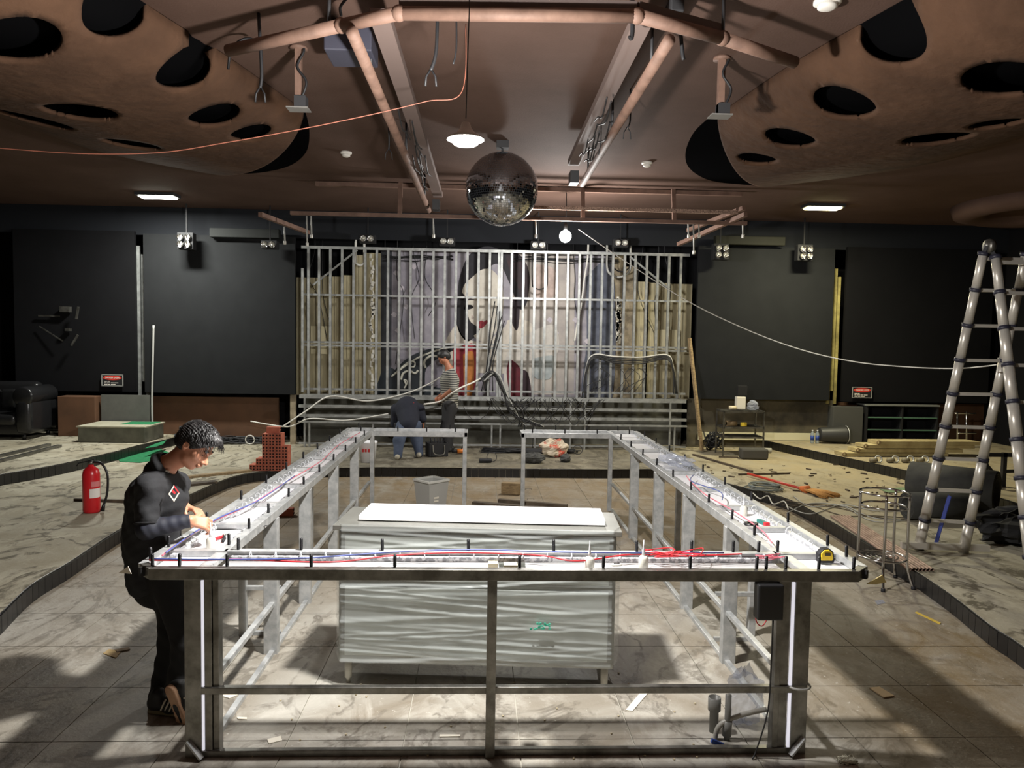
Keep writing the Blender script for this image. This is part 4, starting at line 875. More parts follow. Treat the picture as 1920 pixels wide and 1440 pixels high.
for k in range(5):
    y = k*3.0-4; cab(flat([(1092+random.uniform(-8, 8), 780), (1098, 700+y), (1112, 668+y*.6), (1150, 672+y), (1200, 674+y), (1250, 668+y*.7), (1262, 690+y), (1266+random.uniform(-4, 4), 738)], 13.722-.028*k), .012, m_cable if k else m_cable_white, 'cable swagged across the right studs at waist height', 'cables swagged over the right studs')
for k, x in enumerate((745, 775, 800, 590, 605, 1075, 1205, 1235, 1246)):
    Yk = 14.1+.02*k; q = A(x, 470, Yk); cab([Vector((q.x, Yk, CEIL-.001)), q]+flat([(x+random.uniform(-14, 14), 520), (x+random.uniform(-18, 18), 560), (x+random.uniform(-10, 24), 590+random.uniform(0, 100))], Yk), .007, m_cable, 'thin black lead hanging loose behind the studs', 'loose leads behind the studs')
def leads(name, curves, r, lab):
    mb = MB()
    for c in curves: mb.tube(spline(c, 6), r, 4)
    return tag(mb.build(name, m_cable), lab, 'cables', kind='stuff')
C_ = []
for k in range(26):
    x = random.uniform(915, 1085); x2 = x+random.choice((-1, 1))*random.uniform(25, 95); d = random.uniform(8, 45)
    C_.append(flat([(x, 747), (x*.7+x2*.3+random.uniform(-10, 10), 750+d*.8), (x*.4+x2*.6, 752+d), (x2, 749)], 13.19-.02*random.random()))
q = A(1000, 747, 13.19); C_.append([q, A(1002, 752, 13.17), Vector((q.x+.0, 13.2, .148))])
leads('lead_tangle', C_, .006, 'mass of thin leads drooping in front of the bench frame')
C_ = [flat([(x := random.uniform(1110, 1250), 690), (x+random.uniform(-20, 20), 705), (x+random.uniform(-30, 10), 722), (x+random.uniform(-40, 0), 736)], 13.57) for k in range(10)]
leads('lead_tangle', C_, .006, 'thin leads hanging below the swagged cables on the right studs')
for x0, x1, lab in ((960, 1160, 'black leads strung behind the top of the right studs'), (715, 850, 'black leads strung behind the top of the left studs')):
    C_ = []
    for k in range(8):
        y = random.uniform(-8, 8); C_.append(flat([(x0+(x1-x0)*f, 484+y*g+random.uniform(-3, 6)) for f, g in ((0, 1), (.25, .6), (.5, 1), (.75, .5), (1, 1))], 14.3+.002*k))
    for f in (.05, .95): q = A(x0+(x1-x0)*f, 484, 14.305); C_.append([q, Vector((q.x, 14.305, CEIL-.001))])
    leads('lead_tangle', C_, .008, lab)
for (x, y, r, m, lab, Yk) in ((1012, 530, 14, m_cable, 'dark cable loop hanging behind the studs under the rear work lamp', 13.93), (1160, 500, 22, m_cable_grey, 'thick grey hose loop hanging behind the right studs', 13.96), (1165, 495, 16, m_cable, 'black cable loop beside the thick grey hose', 14.03), (675, 490, 8, m_cable_white, 'pale cable loop at the top of the left studs', 13.96)):
    e0, e1 = A(x-r, 475, Yk), A(x+r, 478, Yk)
    P = [Vector((e0.x, Yk, CEIL-.001)), e0]+[A(x+r*math.cos(a), y+r*.9*math.sin(a), Yk) for a in (PI, 2.4, PI/2, .7, 0)]+[e1, Vector((e1.x, Yk, CEIL-.001))]
    wire('cable_loop', spline(P, 6), .013 if m is m_cable else .022, m, lab)
wire('grey_hose', spline([Vector((A(1103, 470, 13.94).x, 13.94, CEIL-.001))]+flat([(1102, 480), (1096, 520), (1090, 570), (1082, 610), (1077, 640)], 13.94), 6), .018, m_cable_white, 'pale hose hanging behind the studs right of the rear work lamp', 'hose')
wire('floor_cable', spline([A(530, 800, 13.3), A(575, 770, 13.3), A(620, 743, 13.3), A(690, 752, 13.35), A(760, 738, 13.35), A(800, 722, 13.3), A(830, 705, 13.2)], 7), .013, m_cable_white, 'long pale cable sweeping along the bench frame to the standing man', 'cable')
wire('floor_cable', spline([A(470, 790, 13.4), A(540, 800, 13.35), A(580, 785, 13.3), A(650, 788, 13.3), A(728, 776, 13.2)], 7), .012, m_cable_white, 'pale cable running to the crouching man', 'cable')
# tangles of cable on the floor that nobody could count
def tangle(name, c, rx, ry, h, n, lab, mat, seed, r=.01):
    rs = random.Random(seed); mb = MB()
    for k in range(n):
        cl = lambda v, m: max(-1.6*m, min(1.6*m, v)); P = [(c[0]+cl(rs.gauss(0, rx), rx), c[1]+cl(rs.gauss(0, ry), ry), c[2]+abs(cl(rs.gauss(0, h), h))) for _ in range(6)]
        mb.tube(spline(P, 5), r, 4)
    o = mb.build(name, mat); return tag(o, lab, 'cables', kind='stuff')
p = G(325, 812, .28); tangle('cable_heap', (-5.15, 13.3, .16), .13, .1, .2, 30, 'heap of black cables below the wide left panel', m_cable, 1, .014)
p = G(450, 828, .16); tangle('cable_heap', (p.x, p.y, .16), .5, .16, .06, 30, 'flat tangle of cables in front of the brown board', m_cable, 2)
p = A(1305, 795, 13.4); tangle('cable_heap', (p.x+.38, 13.55, .16), .1, .06, .2, 14, 'knot of cables on the floor at the right end of the bench frame', m_cable, 3)
p = A(990, 800, 13.2); tangle('cable_heap', (p.x, 13.0, .15), .5, .07, .04, 26, 'tangle of cables lying under the bench frame', m_cable, 8, .009)
wire('white_coil', spline([Vector((A(468, 800, 13.6).x+.08*math.cos(a), 13.6+.003*a, .235+.08*math.sin(a))) for a in np.arange(0, 13, .5)], 2), .008, m_cable_white, 'coil of white cable below the wide left panel')
# ================================================================ things on the left step
p = G(172, 960, .14)
t = thing('fire_extinguisher', 'red fire extinguisher standing on the left step', 'extinguisher', p)
MB().lathe([(.082, 0), (.088, .02), (.088, .42), (.075, .47), (.045, .5), (.028, .51), (.028, .53)], 28, p).build('body', M('extinguisher_red', (196, 30, 38), .3), t)
MB().lathe([(.03, .53), (.03, .56), (.02, .565)], 14, p).build('valve', m_steel_dark, t)
MB().bar(p+Vector((-.12, 0, .545)), p+Vector((.04, 0, .585)), .025, .012).build('lever', m_black, t); MB().bar(p+Vector((-.12, 0, .55)), p+Vector((-.15, 0, .51)), .025, .012).build('carry_handle', m_black, t)
h = MB().tube(spline([p+Vector((.03, 0, .555)), p+Vector((.12, -.01, .54)), p+Vector((.185, -.02, .42)), p+Vector((.18, -.02, .22)), p+Vector((.14, -.02, .08))], 7), .013, 8).build('hose', m_black, t)
MB().cyl(p+Vector((.145, -.02, .1)), p+Vector((.125, -.02, .02)), .014, 10, .024).build('nozzle', m_black, h)
def wrap(name, z0, z1, a0, a1, mat, parent, R0=.0895):
    n = 10; vs = [p+Vector((R0*math.cos(a0+(a1-a0)*i/n), R0*math.sin(a0+(a1-a0)*i/n), z)) for z in (z0, z1) for i in range(n+1)]
    MB().add(vs, [(i, i+1, n+2+i, n+1+i) for i in range(n)], True).build(name, mat, parent)
wrap('label', .17, .27, -1.3, .1, M('label_white', (226, 220, 214), .6), t); wrap('label', .29, .35, -1.1, .05, M('label_pink', (206, 120, 120), .6), t)
# planks and rails on the steps
def plank(name, a, b, w, h, mat, lab, cat='plank', group=None, z=None):
    a, b = Vector(a), Vector(b); return tag(MB().bar(a+Vector((0, 0, h/2)), b+Vector((0, 0, h/2)), w, h).build(name, mat), lab, cat, group)
for k, (x0, y0_, x1, y1_) in enumerate(((-20, 862, 92, 836), (-20, 872, 112, 838))): plank('metal_rail', G(x0, y0_, .28), G(x1, y1_, .28), .07, .04, m_steel_dark, ('upper' if k == 0 else 'lower')+' of two dark metal rails lying on the upper left step', 'rail')
plank('long_bar', G(140, 939, .14), G(262, 943, .14), .04, .03, m_wood_dark, 'dark bar lying on the left step between the extinguisher and the man', 'bar')
plank('plank', G(345, 897, .14), G(470, 884, .14), .1, .03, m_wood, 'grey plank lying on the step left of the brick pile'); plank('plank', G(340, 912, .14), G(405, 905, .14), .14, .03, m_wood_dark, 'short dark board lying on the step beside the head of the bending man')
# stacked hollow bricks
m_brick = M('terracotta', (192, 112, 88), .85, rgb2=(166, 90, 70), scale=8); m_hole = M('brick_hole', (40, 22, 18), .95)
def brick(c, rz, lab, lying=False, gm=None):
    t = thing('hollow_brick', lab, 'brick', c, 0, gm); R_ = Matrix.Rotation(rz, 3, 'Z'); c = Vector(c); w, d, h = .09, .19, .09
    if lying: MB().box(c+Vector((0, 0, h/2)), (d, w, h), rz=rz).build('body', m_brick, t, .003)
    else: MB().box(c+Vector((0, 0, h/2)), (w, d, h), rz=rz).build('body', m_brick, t, .003)
    for sx_ in (-1, 1):
        for sz_ in (-1, 1):
            if not lying:
                q = c+R_ @ Vector((sx_*.021, -d/2-.001, 0))+Vector((0, 0, h/2+sz_*.021)); MB().box(q, (.024, .006, .024), rz=rz).build('hole', m_hole, t)
            else:
                q = c+R_ @ Vector((d/2+.001, sx_*.021, 0))+Vector((0, 0, h/2+sz_*.021)); MB().box(q, (.006, .024, .024), rz=rz).build('hole', m_hole, t)
    return t
b0 = G(507, 881, .142); rows = {-2: 1, -1: 2, 0: 6, 1: 6, 2: 6, 3: 4}
for cx_, n in rows.items():
    for k in range(n): brick((b0.x+(cx_-.5)*.093, b0.y, .142+k*.0915), 0, 'terracotta hollow brick of the stacked pile left of the bar', gm='stacked hollow bricks')
brick((b0.x+.05, b0.y, .142+6*.0915), 0, 'single terracotta brick lying across the top of the brick pile', True)
p = G(535, 968); brick((p.x, p.y, .01), .1, 'single hollow brick lying on the floor behind the left arm of the bar', True)
# ================================================================ things inside the bar
p = G(808, 972); t = thing('waste_bin', 'square grey plastic bin standing inside the bar behind the cabinet', 'bin', p); R_ = Matrix.Rotation(.75, 3, 'Z'); m_bin = M('grey_bin', (168, 168, 164), .5)
def frus(mb, c, a, b, z0, z1, R_):
    vs = [c+R_ @ Vector((sx_*w, sy_*w, 0))+Vector((0, 0, z)) for w, z in ((a, z0), (b, z1)) for sx_, sy_ in ((-1, -1), (1, -1), (1, 1), (-1, 1))]
    return mb.add(vs, [(i, (i+1) % 4, 4+(i+1) % 4, 4+i) for i in range(4)])
mb = frus(MB(), p, .11, .145, .01, .46, R_); frus(mb, p, .14, .106, .455, .02, R_); mb.add([p+R_ @ Vector((sx_*.11, sy_*.11, .012)) for sx_, sy_ in ((-1, -1), (1, -1), (1, 1), (-1, 1))], [(0, 1, 2, 3)]); mb.build('body', m_bin, t)
mb = MB(); Q = [p+R_ @ Vector((sx_*.148, sy_*.148, 0))+Vector((0, 0, .46)) for sx_, sy_ in ((-1, -1), (1, -1), (1, 1), (-1, 1))]
for i in range(4): mb.bar(Q[i], Q[(i+1) % 4], .022, .022)
mb.build('rim', M('bin_rim', (198, 198, 192), .5), t)
for k, (z, m, w) in enumerate(((.27, m_paper, .07), (.23, m_paper, .06), (.18, M('navy_print', (60, 70, 110), .6), .06))): MB().bar(p+R_ @ Vector((-.13+.003*k, -.02, z-.0)), p+R_ @ Vector((-.13+.003*k, .02-.05+w, z)), .008, .018).build('sticker', m, t) if False else MB().box(p+R_ @ Vector((-.03, -.131-.0*k, z)), (w, .008, .02), rz=.75).build('sticker', m, t)
plank('plank', G(887, 944)+Vector((0, -.05, .009)), G(1040, 957)+Vector((0, -.05, .009)), .09, .03, m_wood_dark, 'dark plank lying on the floor inside the bar'); plank('plank', G(935, 947)+Vector((0, .1, .009)), G(1065, 958)+Vector((0, .1, .009)), .06, .05, m_wood_dark, 'dark batten lying on the floor behind the cabinet')
p = G(960, 938); tag(MB().box((p.x, p.y+.35, .09), (.26, .1, .16), rz=-.25).build('timber_block', m_wood, bevel=.01), 'pale timber block lying on the planks inside the bar', 'block')
for k, (x, y, lab) in enumerate(((991, 918, 'upper'), (995, 937, 'lower'))):
    p = G(x, y, .006); tag(MB().tube([p+Vector((-.045, 0, 0)), p+Vector((-.04, .05, 0)), p+Vector((.04, .05, 0)), p+Vector((.045, 0, 0))], .005, 5).build('wire_staple', m_rubber), lab+' of two black wire staples on the floor inside the bar', 'staple')
# plumbing stub and bag at the right front of the bar
p = G(1350, 1405, .0); p.y += .08; Yp = p.y; t = thing('pipe_stub', 'grey plastic pipe stubs with a blue valve rising from the floor', 'pipes', p); m_pvc = M('grey_pvc', (122, 122, 118), .4)
q = A(1362, 1400, Yp); MB().cyl((q.x, Yp, 0.002), A(1366, 1303, Yp), .016, 14).build('riser', m_pvc, t); MB().cyl((q.x-.002, Yp, .03), (q.x+.002, Yp, .11), .024, 14).build('coupling', m_pvc, t)
q2 = A(1345, 1400, Yp+.04); MB().lathe([(.024, .002), (.024, .12), (.034, .13), (.034, .2), (.029, .2), (.029, .14)], 18, (q2.x-.01, Yp+.08, 0)).build('open_stub', m_pvc, t)
MB().tube(spline([A(1340, 1390, Yp), A(1346, 1365, Yp), A(1365, 1350, Yp), A(1400, 1338, Yp), A(1437, 1330, Yp)], 6), .013, 10).build('elbow_pipe', M('pale_pvc', (160, 158, 150), .4), t)
MB().bar(A(1334, 1388, Yp-.04), A(1366, 1402, Yp-.04), .016, .02).build('valve_handle', M('blue_plastic', (50, 84, 170), .4), t)
p = A(1405, 1335, Yp+.08); crumple('plastic_bag', (p.x, p.y+.08, .155), (.1, .06, .15), m_bag, 'crumpled clear plastic bag leaning by the pipe stubs under the bar', 'bag', 9, 26, 16, .3)
p = G(1432, 1434); tangle('shavings', (1.86, 3.58, .012), .03, .02, .008, 40, 'swarf and shavings at the foot of the right front post', M('swarf', (190, 186, 168), .5), 12, .002)
# ================================================================ things on the stage floor
p = G(690, 866, .14); t = thing('paint_bucket', 'white paint bucket with red print behind the left arm of the bar', 'bucket', p)
MB().lathe([(.115, .002), (.14, .3), (.148, .31), (.148, .33), (.135, .33), (.11, .02)], 24, p).build('body', m_white, t)
for k in range(4): MB().box(p+Vector((-.06+.045*k, -.133, .2)), (.03, .012, .05)).build('print', M('print_red', (190, 50, 50), .5), t)
p = G(820, 852, .14)+Vector((0, -.16, 0)); t = thing('tool_bag', 'open black tool bag on the stage by the crouching man', 'tool bag', p); m_can = M('black_canvas', (38, 38, 40), .85)
R_ = Matrix.Rotation(.3, 3, 'Z'); mb = MB()
for s in (-1, 1): mb.box(p+R_ @ Vector((s*.16, 0, 0))+Vector((0, 0, .12)), (.02, .24, .23), rz=.3); mb.box(p+R_ @ Vector((0, s*.12, 0))+Vector((0, 0, .12)), (.32, .02, .23), rz=.3)
mb.box(p+Vector((0, 0, .02)), (.32, .24, .03), rz=.3); mb.build('body', m_can, t, .008)
MB().tube(spline([p+R_ @ Vector((-.1, -.13, .2)), p+R_ @ Vector((-.08, -.16, .06)), p+R_ @ Vector((.08, -.16, .05)), p+R_ @ Vector((.1, -.13, .2))], 6), .009, 6).build('handle', M('webbing', (120, 118, 110), .8), t)
for k in range(4): MB().cyl(p+Vector((-.08+.05*k, .03, .1)), p+Vector((-.1+.06*k, .02, .3)), .014, 8).build('tool', m_rubber, t)
p = G(846, 853, .14)+Vector((.12, .1, 0)); t = thing('angle_grinder', 'orange power tool lying on the stage beside the tool bag', 'power tool', p)
MB().cyl(p+Vector((-.02, 0, .05)), p+Vector((.12, .02, .06)), .04, 12).build('body', M('tool_orange', (226, 130, 50), .5), t); MB().cyl(p+Vector((-.12, 0, .05)), p+Vector((-.02, 0, .05)), .028, 12).build('grip', m_rubber, t); MB().bar(p+Vector((.05, 0, .08)), p+Vector((.1, 0, .2)), .03, .02).build('handle', m_rubber, t)
p = G(858, 830, .14); tag(MB().prism([(0, 0), (.3, 0), (.36, .3), (.3, .32)], p+Vector((-.12, .1, 0)), (1, 0, 0), (0, .3, 1), (0, 1, 0), .03).build('sheet_offcut', M('grey_sheet', (130, 126, 116), .7)), 'bent grey sheet offcut leaning behind the tool bag', 'sheet')
p = G(1040, 858, .14); o = crumple('sack', (p.x, p.y+.1, .14+.14), (.22, .14, .15), M('sack_cloth', (206, 192, 170), .9, rgb2=(190, 78, 60), scale=5, lo=.42, hi=.5), 'crumpled pale and orange sack lying on the stage', 'sack', 14, 30, 18, .28)
p = G(1000, 868, .14); crumple('dark_sack', (p.x, p.y, .14+.08), (.17, .12, .085), M('dark_sack', (70, 70, 68), .8), 'dark crumpled sack lying left of the pale sack on the stage', 'sack', 15, 24, 14, .25)
p = G(1060, 866, .14); crumple('dark_sack', (p.x, p.y, .14+.06), (.1, .09, .065), MATS['dark_sack'], 'small dark bundle lying right of the pale sack on the stage', 'sack', 16, 20, 12, .25)
for x, y, lab in ((1083, 852, 'thin black cable loop standing right of the pale sack'), (922, 866, 'thin black cable loop standing at the front of the stage')):
    p = G(x, y, .14); tag(MB().torus(p+Vector((0, 0, .08)), .08, .006, 24, 5, Matrix.Rotation(1.2, 3, 'X')).build('cable_loop', m_cable), lab, 'cable')
p = G(910, 868, .14); tag(MB().cyl(p+Vector((-.1, 0, .035)), p+Vector((.1, .03, .035)), .034, 12).build('hand_drill', m_rubber, bevel=.008), 'small dark tool lying at the front of the stage', 'power tool')
plank('plank', G(1195, 868, .14), G(1240, 862, .14), .04, .04, m_wood_dark, 'short rusty bar lying at the right end of the stage')
# ================================================================ things on the right step
t = thing('wire_trolley', 'small dark metal rack loaded with parts right of the stud frame', 'rack', G(1376, 850, .14)); yc = 13.05; xa, xb = G(1336, 846, .14).x, G(1416, 850, .14).x
ztop = A(1376, 770, yc).z
for x in (xa, xb):
    for y in (yc-.2, yc+.2): MB().bar((x, y, .142), (x, y, ztop), .025, .025, (0, 1, 0)).build('post', m_steel_dark, t)
for z in (ztop, .14+(ztop-.14)*.64, .14+(ztop-.14)*.42):
    mb = MB()
    for y in (yc-.2, yc+.2): mb.bar((xa, y, z), (xb, y, z), .025, .03)
    for x in (xa, xb): mb.bar((x, yc-.2, z), (x, yc+.2, z), .025, .03)
    mb.box(((xa+xb)/2, yc, z), (xb-xa, .4, .008)); mb.build('shelf', m_steel_dark, t)
xm = (xa+xb)/2; zs = ztop+.02
tag(MB().box((xm+.02, yc, zs+.34), (.17, .05, .17)).build('wall_box', m_blackmatte, bevel=.006), 'black box plate on top of the metal rack', 'box')
tag(MB().box((xm, yc+.02, zs+.12), (.16, .12, .22)).build('white_carton', m_paper, bevel=.01), 'white carton standing on the metal rack below the black plate', 'carton')
crumple('foil_bag', (xm+.21, yc-.02, zs+.08), (.1, .08, .085), m_bag, 'crumpled foil bag on top of the metal rack', 'bag', 31, 20, 12, .3)
tag(MB().cyl((xm-.22, yc-.05, zs+.035), (xm-.1, yc-.05, zs+.035), .035, 12).build('cream_roll', M('cream_roll', (206, 192, 160), .6)), 'cream roll lying on top of the metal rack', 'roll')
z2 = .14+(ztop-.14)*.64+.015
tag(MB().lathe([(.035, 0), (.05, 0), (.05, .18), (.035, .18), (.035, 0)], 18, (xa+.08, yc-.1, z2+.05), Matrix.Rotation(PI/2, 3, 'Y')).build('brown_tube', m_wood), 'brown cardboard tube on the middle shelf of the metal rack', 'tube')
tag(MB().box((xm+.02, yc-.14, z2+.04), (.1, .06, .07), rz=.3).build('yellow_tool', M('yellow_tool', (220, 190, 60), .5), bevel=.01), 'yellow tool on the middle shelf of the metal rack', 'tool')
p = G(1416, 862, .14); t = tag(MB().box((0, 0, 0), (.46, .24, .18)).build('plastic_case', M('dusty_black', (72, 70, 64), .7), bevel=.03), 'dusty black case lying on the floor in front of the metal rack', 'case'); t.location = (p.x, p.y+.1, .235); t.rotation_euler = (0, 0, -.08)
p = G(1405, 838, .14); tag(MB().cyl((p.x-.12, 13.3, .19), (p.x+.12, 13.25, .19), .045, 12).build('can', M('pale_can', (170, 168, 158), .5), bevel=.006), 'pale bottle lying behind the dusty black case', 'bottle')
plank('plank', G(1300, 854, .14), G(1410, 886, .14), .04, .03, m_wood_dark, 'long thin batten slanting across the right floor beside the bar'); plank('plank', G(1348, 858, .14), G(1384, 859, .14), .03, .025, m_wood_dark, 'thin batten lying in front of the dusty black case'); plank('plank', G(1385, 891, .14), G(1480, 889, .14), .035, .025, m_wood_dark, 'short thin batten lying behind the broom')
# broom
a, b, c2 = G(1402, 893, .14), G(1500, 921, .14), G(1562, 934, .14); up = Vector((0, 0, .04))
t = thing('broom', 'broom with a red handle lying on the right floor', 'broom', b)
MB().tube([a+up, b+up], .018, 10).build('handle', M('broom_red', (196, 62, 46), .4), t)
MB().tube([b+up, b.lerp(c2, .25)+up], [.03, .06], 12).build('collar', M('broom_orange', (206, 110, 50), .7), t)
random.seed(4); mb = MB(); d = (c2-b).normalized(); sd = Vector((-d.y, d.x, 0))
for k in range(160):
    s = random.uniform(-1, 1); h0 = random.uniform(.01, .08); mb.tube([b.lerp(c2, .2)+sd*s*.05+Vector((0, 0, .03+h0*.3)), b.lerp(c2, .6)+sd*s*.12+Vector((0, 0, .02+h0*.5)), c2+sd*s*.17+d*random.uniform(-.1, .02)+Vector((0, 0, h0*.5))], .004, 4)
o = mb.build('bristles', M('straw', (190, 140, 76), .85), t); o['kind'] = 'stuff'
# cable coil beside the broom
p = G(1435, 918, .14); mb = MB(); random.seed(8)
for k in range(9): mb.torus(p+Vector((random.uniform(-.04, .04), random.uniform(-.04, .04), .02+.006*k)), .2+random.uniform(-.05, .05), .008, 26, 5, Matrix.Rotation(random.uniform(-.08, .08), 3, 'X'))
tag(mb.build('cable_coil', M('grey_green_cable', (110, 116, 112), .5)), 'flat coil of grey cable on the floor behind the broom handle', 'cable')
wire('white_lead', spline([G(1412, 925, .15), G(1425, 935, .15), G(1440, 930, .15), G(1450, 945, .15), G(1470, 940, .15), G(1478, 955, .15)], 6), .008, m_cable_white, 'white lead curling over the edge of the right step')
for k in range(6):
    random.seed(40+k); P = [G(1450+random.uniform(0, 60), 935+random.uniform(-5, 30), .15), G(1520, 955+random.uniform(-12, 12), .15), G(1580, 955+random.uniform(-14, 14), .15), G(1640, 965+random.uniform(-14, 14), .15), G(1720, 965+random.uniform(-6, 14), .15)]
    wire('floor_wire', spline(P, 6), .006, m_wood_dark if k % 2 else m_cable_grey, 'thin loose wire snaking over the right floor behind the stool', group='loose wires behind the stool')
# bundle of thin pipes
m_rust = M('pinkish_pipe', (176, 150, 132), .5, .3, rgb2=(130, 104, 90), scale=6)
for k in range(7):
    x = k*.034; a = G(1575, 968, .156)+Vector((x-.1, 0, 0)); b = G(1706, 1068, .156)+Vector((x+.0, 0, 0))
    t = tag(MB().tube([a, b], .014, 10, cap=False).build('thin_pipe', m_rust), 'thin pinkish pipe of the bundle lying on the right step', 'pipe', 'bundle of thin pipes')
# stool frame of chrome rings
p0, p1, p2_ = G(1648, 1117), G(1704, 1112), G(1622, 1092); cs = Vector((3.56, 6.38, 0)); rr = .2
t = thing('stool_frame', 'chrome stool frame with wire rings standing beside the right step', 'stool', cs); zt2 = .82
for k, a in enumerate((-2.0, -.75, .6, 2.4)):
    q = cs+Vector((rr*math.cos(a), rr*math.sin(a), 0)); MB().tube(spline([q+Vector((math.cos(a)*.06, math.sin(a)*.06, .02)), q+Vector((math.cos(a)*.01, 0, .2)), q+Vector((0, 0, .4)), q+Vector((0, 0, zt2))], 6), .012, 10).build('leg', m_chrome, t); MB().cyl(q+Vector((math.cos(a)*.06, math.sin(a)*.06, .002)), q+Vector((math.cos(a)*.06, math.sin(a)*.06, .035)), .018, 10).build('foot', m_rubber, t)
for z, r_ in ((zt2, rr), (zt2-.12, rr*.92), (.25, rr)): MB().torus(cs+Vector((0, 0, z)), r_, .009, 36, 8).build('ring', m_chrome, t)
for r_ in (.05, .09, .13): MB().torus(cs+Vector((0, 0, .25)), r_, .005, 28, 6).build('wire_ring', m_chrome, t)
# telescopic ladder
bl, br_ = G(1722, 1030, .14), G(1806, 1036, .14); wv = Vector((br_.x-bl.x, 0, 0)); top = A(1853, 462, (bl.y+5.55)/2+.05); nf = G(1932, 1120, .14); nf = Vector((nf.x+.02, 5.6, .14))
t = thing('ladder', 'tall telescopic aluminium stepladder standing on the right step', 'ladder', bl)
def rail(a, b, r0, r1, nsec, ang_):
    for k in range(nsec):
        p, q = a.lerp(b, k/nsec), a.lerp(b, (k+1)/nsec); r_ = r0+(r1-r0)*k/nsec
        MB().cyl(p, q, r_, 18).build('rail_section', m_alu, t)
        e = (b-a).normalized(); MB().cyl(q-e*.012, q+e*.02, r_+.009, 18).build('collar', M('navy_collar', (38, 38, 52), .5), t)
tl, tr_ = top+Vector((-.02, .03, -.06)), top+wv+Vector((-.02, .03, -.06)); nl, nr = top+Vector((.05, -.03, -.1)), top+wv+Vector((.05, -.03, -.1))
rail(bl, tl, .046, .034, 9, 0); rail(br_, tr_, .046, .034, 9, 0); nf2 = nf+wv
rail(nf, nl, .052, .036, 9, 0); rail(nf2, nr, .052, .036, 9, 0)
for k in range(9):
    f = k/9+.111
    for (a, b, c, d_) in ((bl, tl, br_, tr_), (nf, nl, nf2, nr)):
        if k == 8: f = .985
        p, q = a.lerp(b, f), c.lerp(d_, f); MB().bar(p, q, .045, .028).build('rung', m_alu, t)
for s in (Vector((0, 0, 0)), wv):
    MB().lathe([(.006, -.025), (.06, -.025), (.065, 0), (.06, .025), (.006, .025)], 20, top+s+Vector((.01, 0, 0)), Matrix.Rotation(PI/2, 3, 'Y')).build('hinge', m_steel_dark, t)
    MB().bar(top+s, tl+s+(bl-tl)*.02, .05, .03).build('hinge_arm', m_rubber, t); MB().bar(top+s, nl+s, .05, .03).build('hinge_arm', m_rubber, t)
MB().bar(bl.lerp(tl, .02)+Vector((-.2, -.03, 0)), br_.lerp(tr_, .02)+Vector((.22, -.03, 0)), .05, .06).build('stabiliser', m_alu, t)
MB().bar(bl.lerp(tl, .2)+wv*.5, bl.lerp(tl, .01)+wv*.42, .006, .05, (0, 1, 0)).build('strap', M('blue_strap', (44, 58, 130), .7), t)
# dark foam rolls behind the ladder
m_foam = M('dark_foam', (62, 62, 58), .9, rgb2=(46, 46, 44), scale=5)
for pts, r_, lab in (((G(1722, 985, .14)+Vector((0, .25, 0)), G(1840, 985, .14)+Vector((0, .25, 0))), .16, 'dark grey foam roll lying behind the foot of the ladder'), ((G(1760, 960, .14)+Vector((0, .6, 0)), G(1930, 985, .14)+Vector((0, .55, 0))), .26, 'large grey foam roll lying behind the smaller roll at the ladder')):
    a, b = pts; a = a+Vector((0, 0, r_)); b = b+Vector((0, 0, r_)); d = (b-a).normalized(); sd = Vector((-d.y, d.x, 0)); mb = MB()
    sp = [(sd*math.cos(f)+Vector((0, 0, 1))*math.sin(f))*r_*(1-.055*f/PI) for f in np.arange(0, 7*PI, .3)]; n = len(sp)
    mb.add([a+s for s in sp]+[b+s for s in sp], [(i, i+1, n+i+1, n+i) for i in range(n-1)], True); o = mb.build('foam_roll', m_foam, fixn=False); so = o.modifiers.new('thick', 'SOLIDIFY'); so.thickness = .012; tag(o, lab, 'roll')
p = G(1885, 1035, .14); crumple('foam_heap', (p.x+.4, p.y+.35, .14+.16), (.42, .3, .18), M('black_foam', (26, 26, 27), .9), 'heap of black foam sheet at the right edge behind the ladder', 'foam', 22, 30, 16, .25)
# black steel bracket frame behind the ladder
t = thing('scaffold_bracket', 'black steel frame standing behind the ladder on the upper right step', 'frame', G(1890, 905, .28)); q = G(1880, 912, .28)
for dx in (-.25, .0, .3): MB().bar(q+Vector((dx, 0, 0)), q+Vector((dx, 0, .45)), .05, .05, (0, 1, 0)).build('post', m_black, t)
MB().bar(q+Vector((-.25, 0, .42)), q+Vector((.5, 0, .42)), .05, .05).build('rail', m_black, t); MB().bar(q+Vector((-.25, 0, .3)), q+Vector((0, 0, .02)), .04, .04).build('brace', m_black, t); MB().bar(q+Vector((0, 0, .2)), q+Vector((.5, .1, .2)), .04, .04).build('rail', m_black, t)
# rolled mats / long boards on the upper step
random.seed(6)
for k, (x0, y0_, x1, y1_, z, lab) in enumerate(((1600, 862, 1760, 858, 0, 'lowest pale board of the pile on the upper right step'), (1612, 858, 1762, 852, .07, 'second pale board from the bottom of the pile on the upper right step'), (1606, 852, 1758, 846, .14, 'third pale board from the bottom of the pile on the upper right step'), (1615, 848, 1750, 842, .2, 'topmost pale board of the pile on the upper right step'))):
    a, b = G(x0, y0_, .28), G(x1, y1_, .28); b.y = a.y+.1; a = Vector((a.x, 12.0, .283+z)); b = Vector((b.x+.2, 12.1, .283+z))
    t = thing('rolled_mat', lab, 'mat', a); MB().bar(a+Vector((0, .15, .03)), b+Vector((0, .15, .03)), .34, .055).build('board', M('pale_mat', (186, 172, 128), .8, rgb2=(156, 140, 98), scale=4), t); MB().torus(a+Vector((0, -.02, .04)), .03, .01, 14, 6, Matrix.Rotation(PI/2, 3, 'X')).build('curl', m_wood, t)
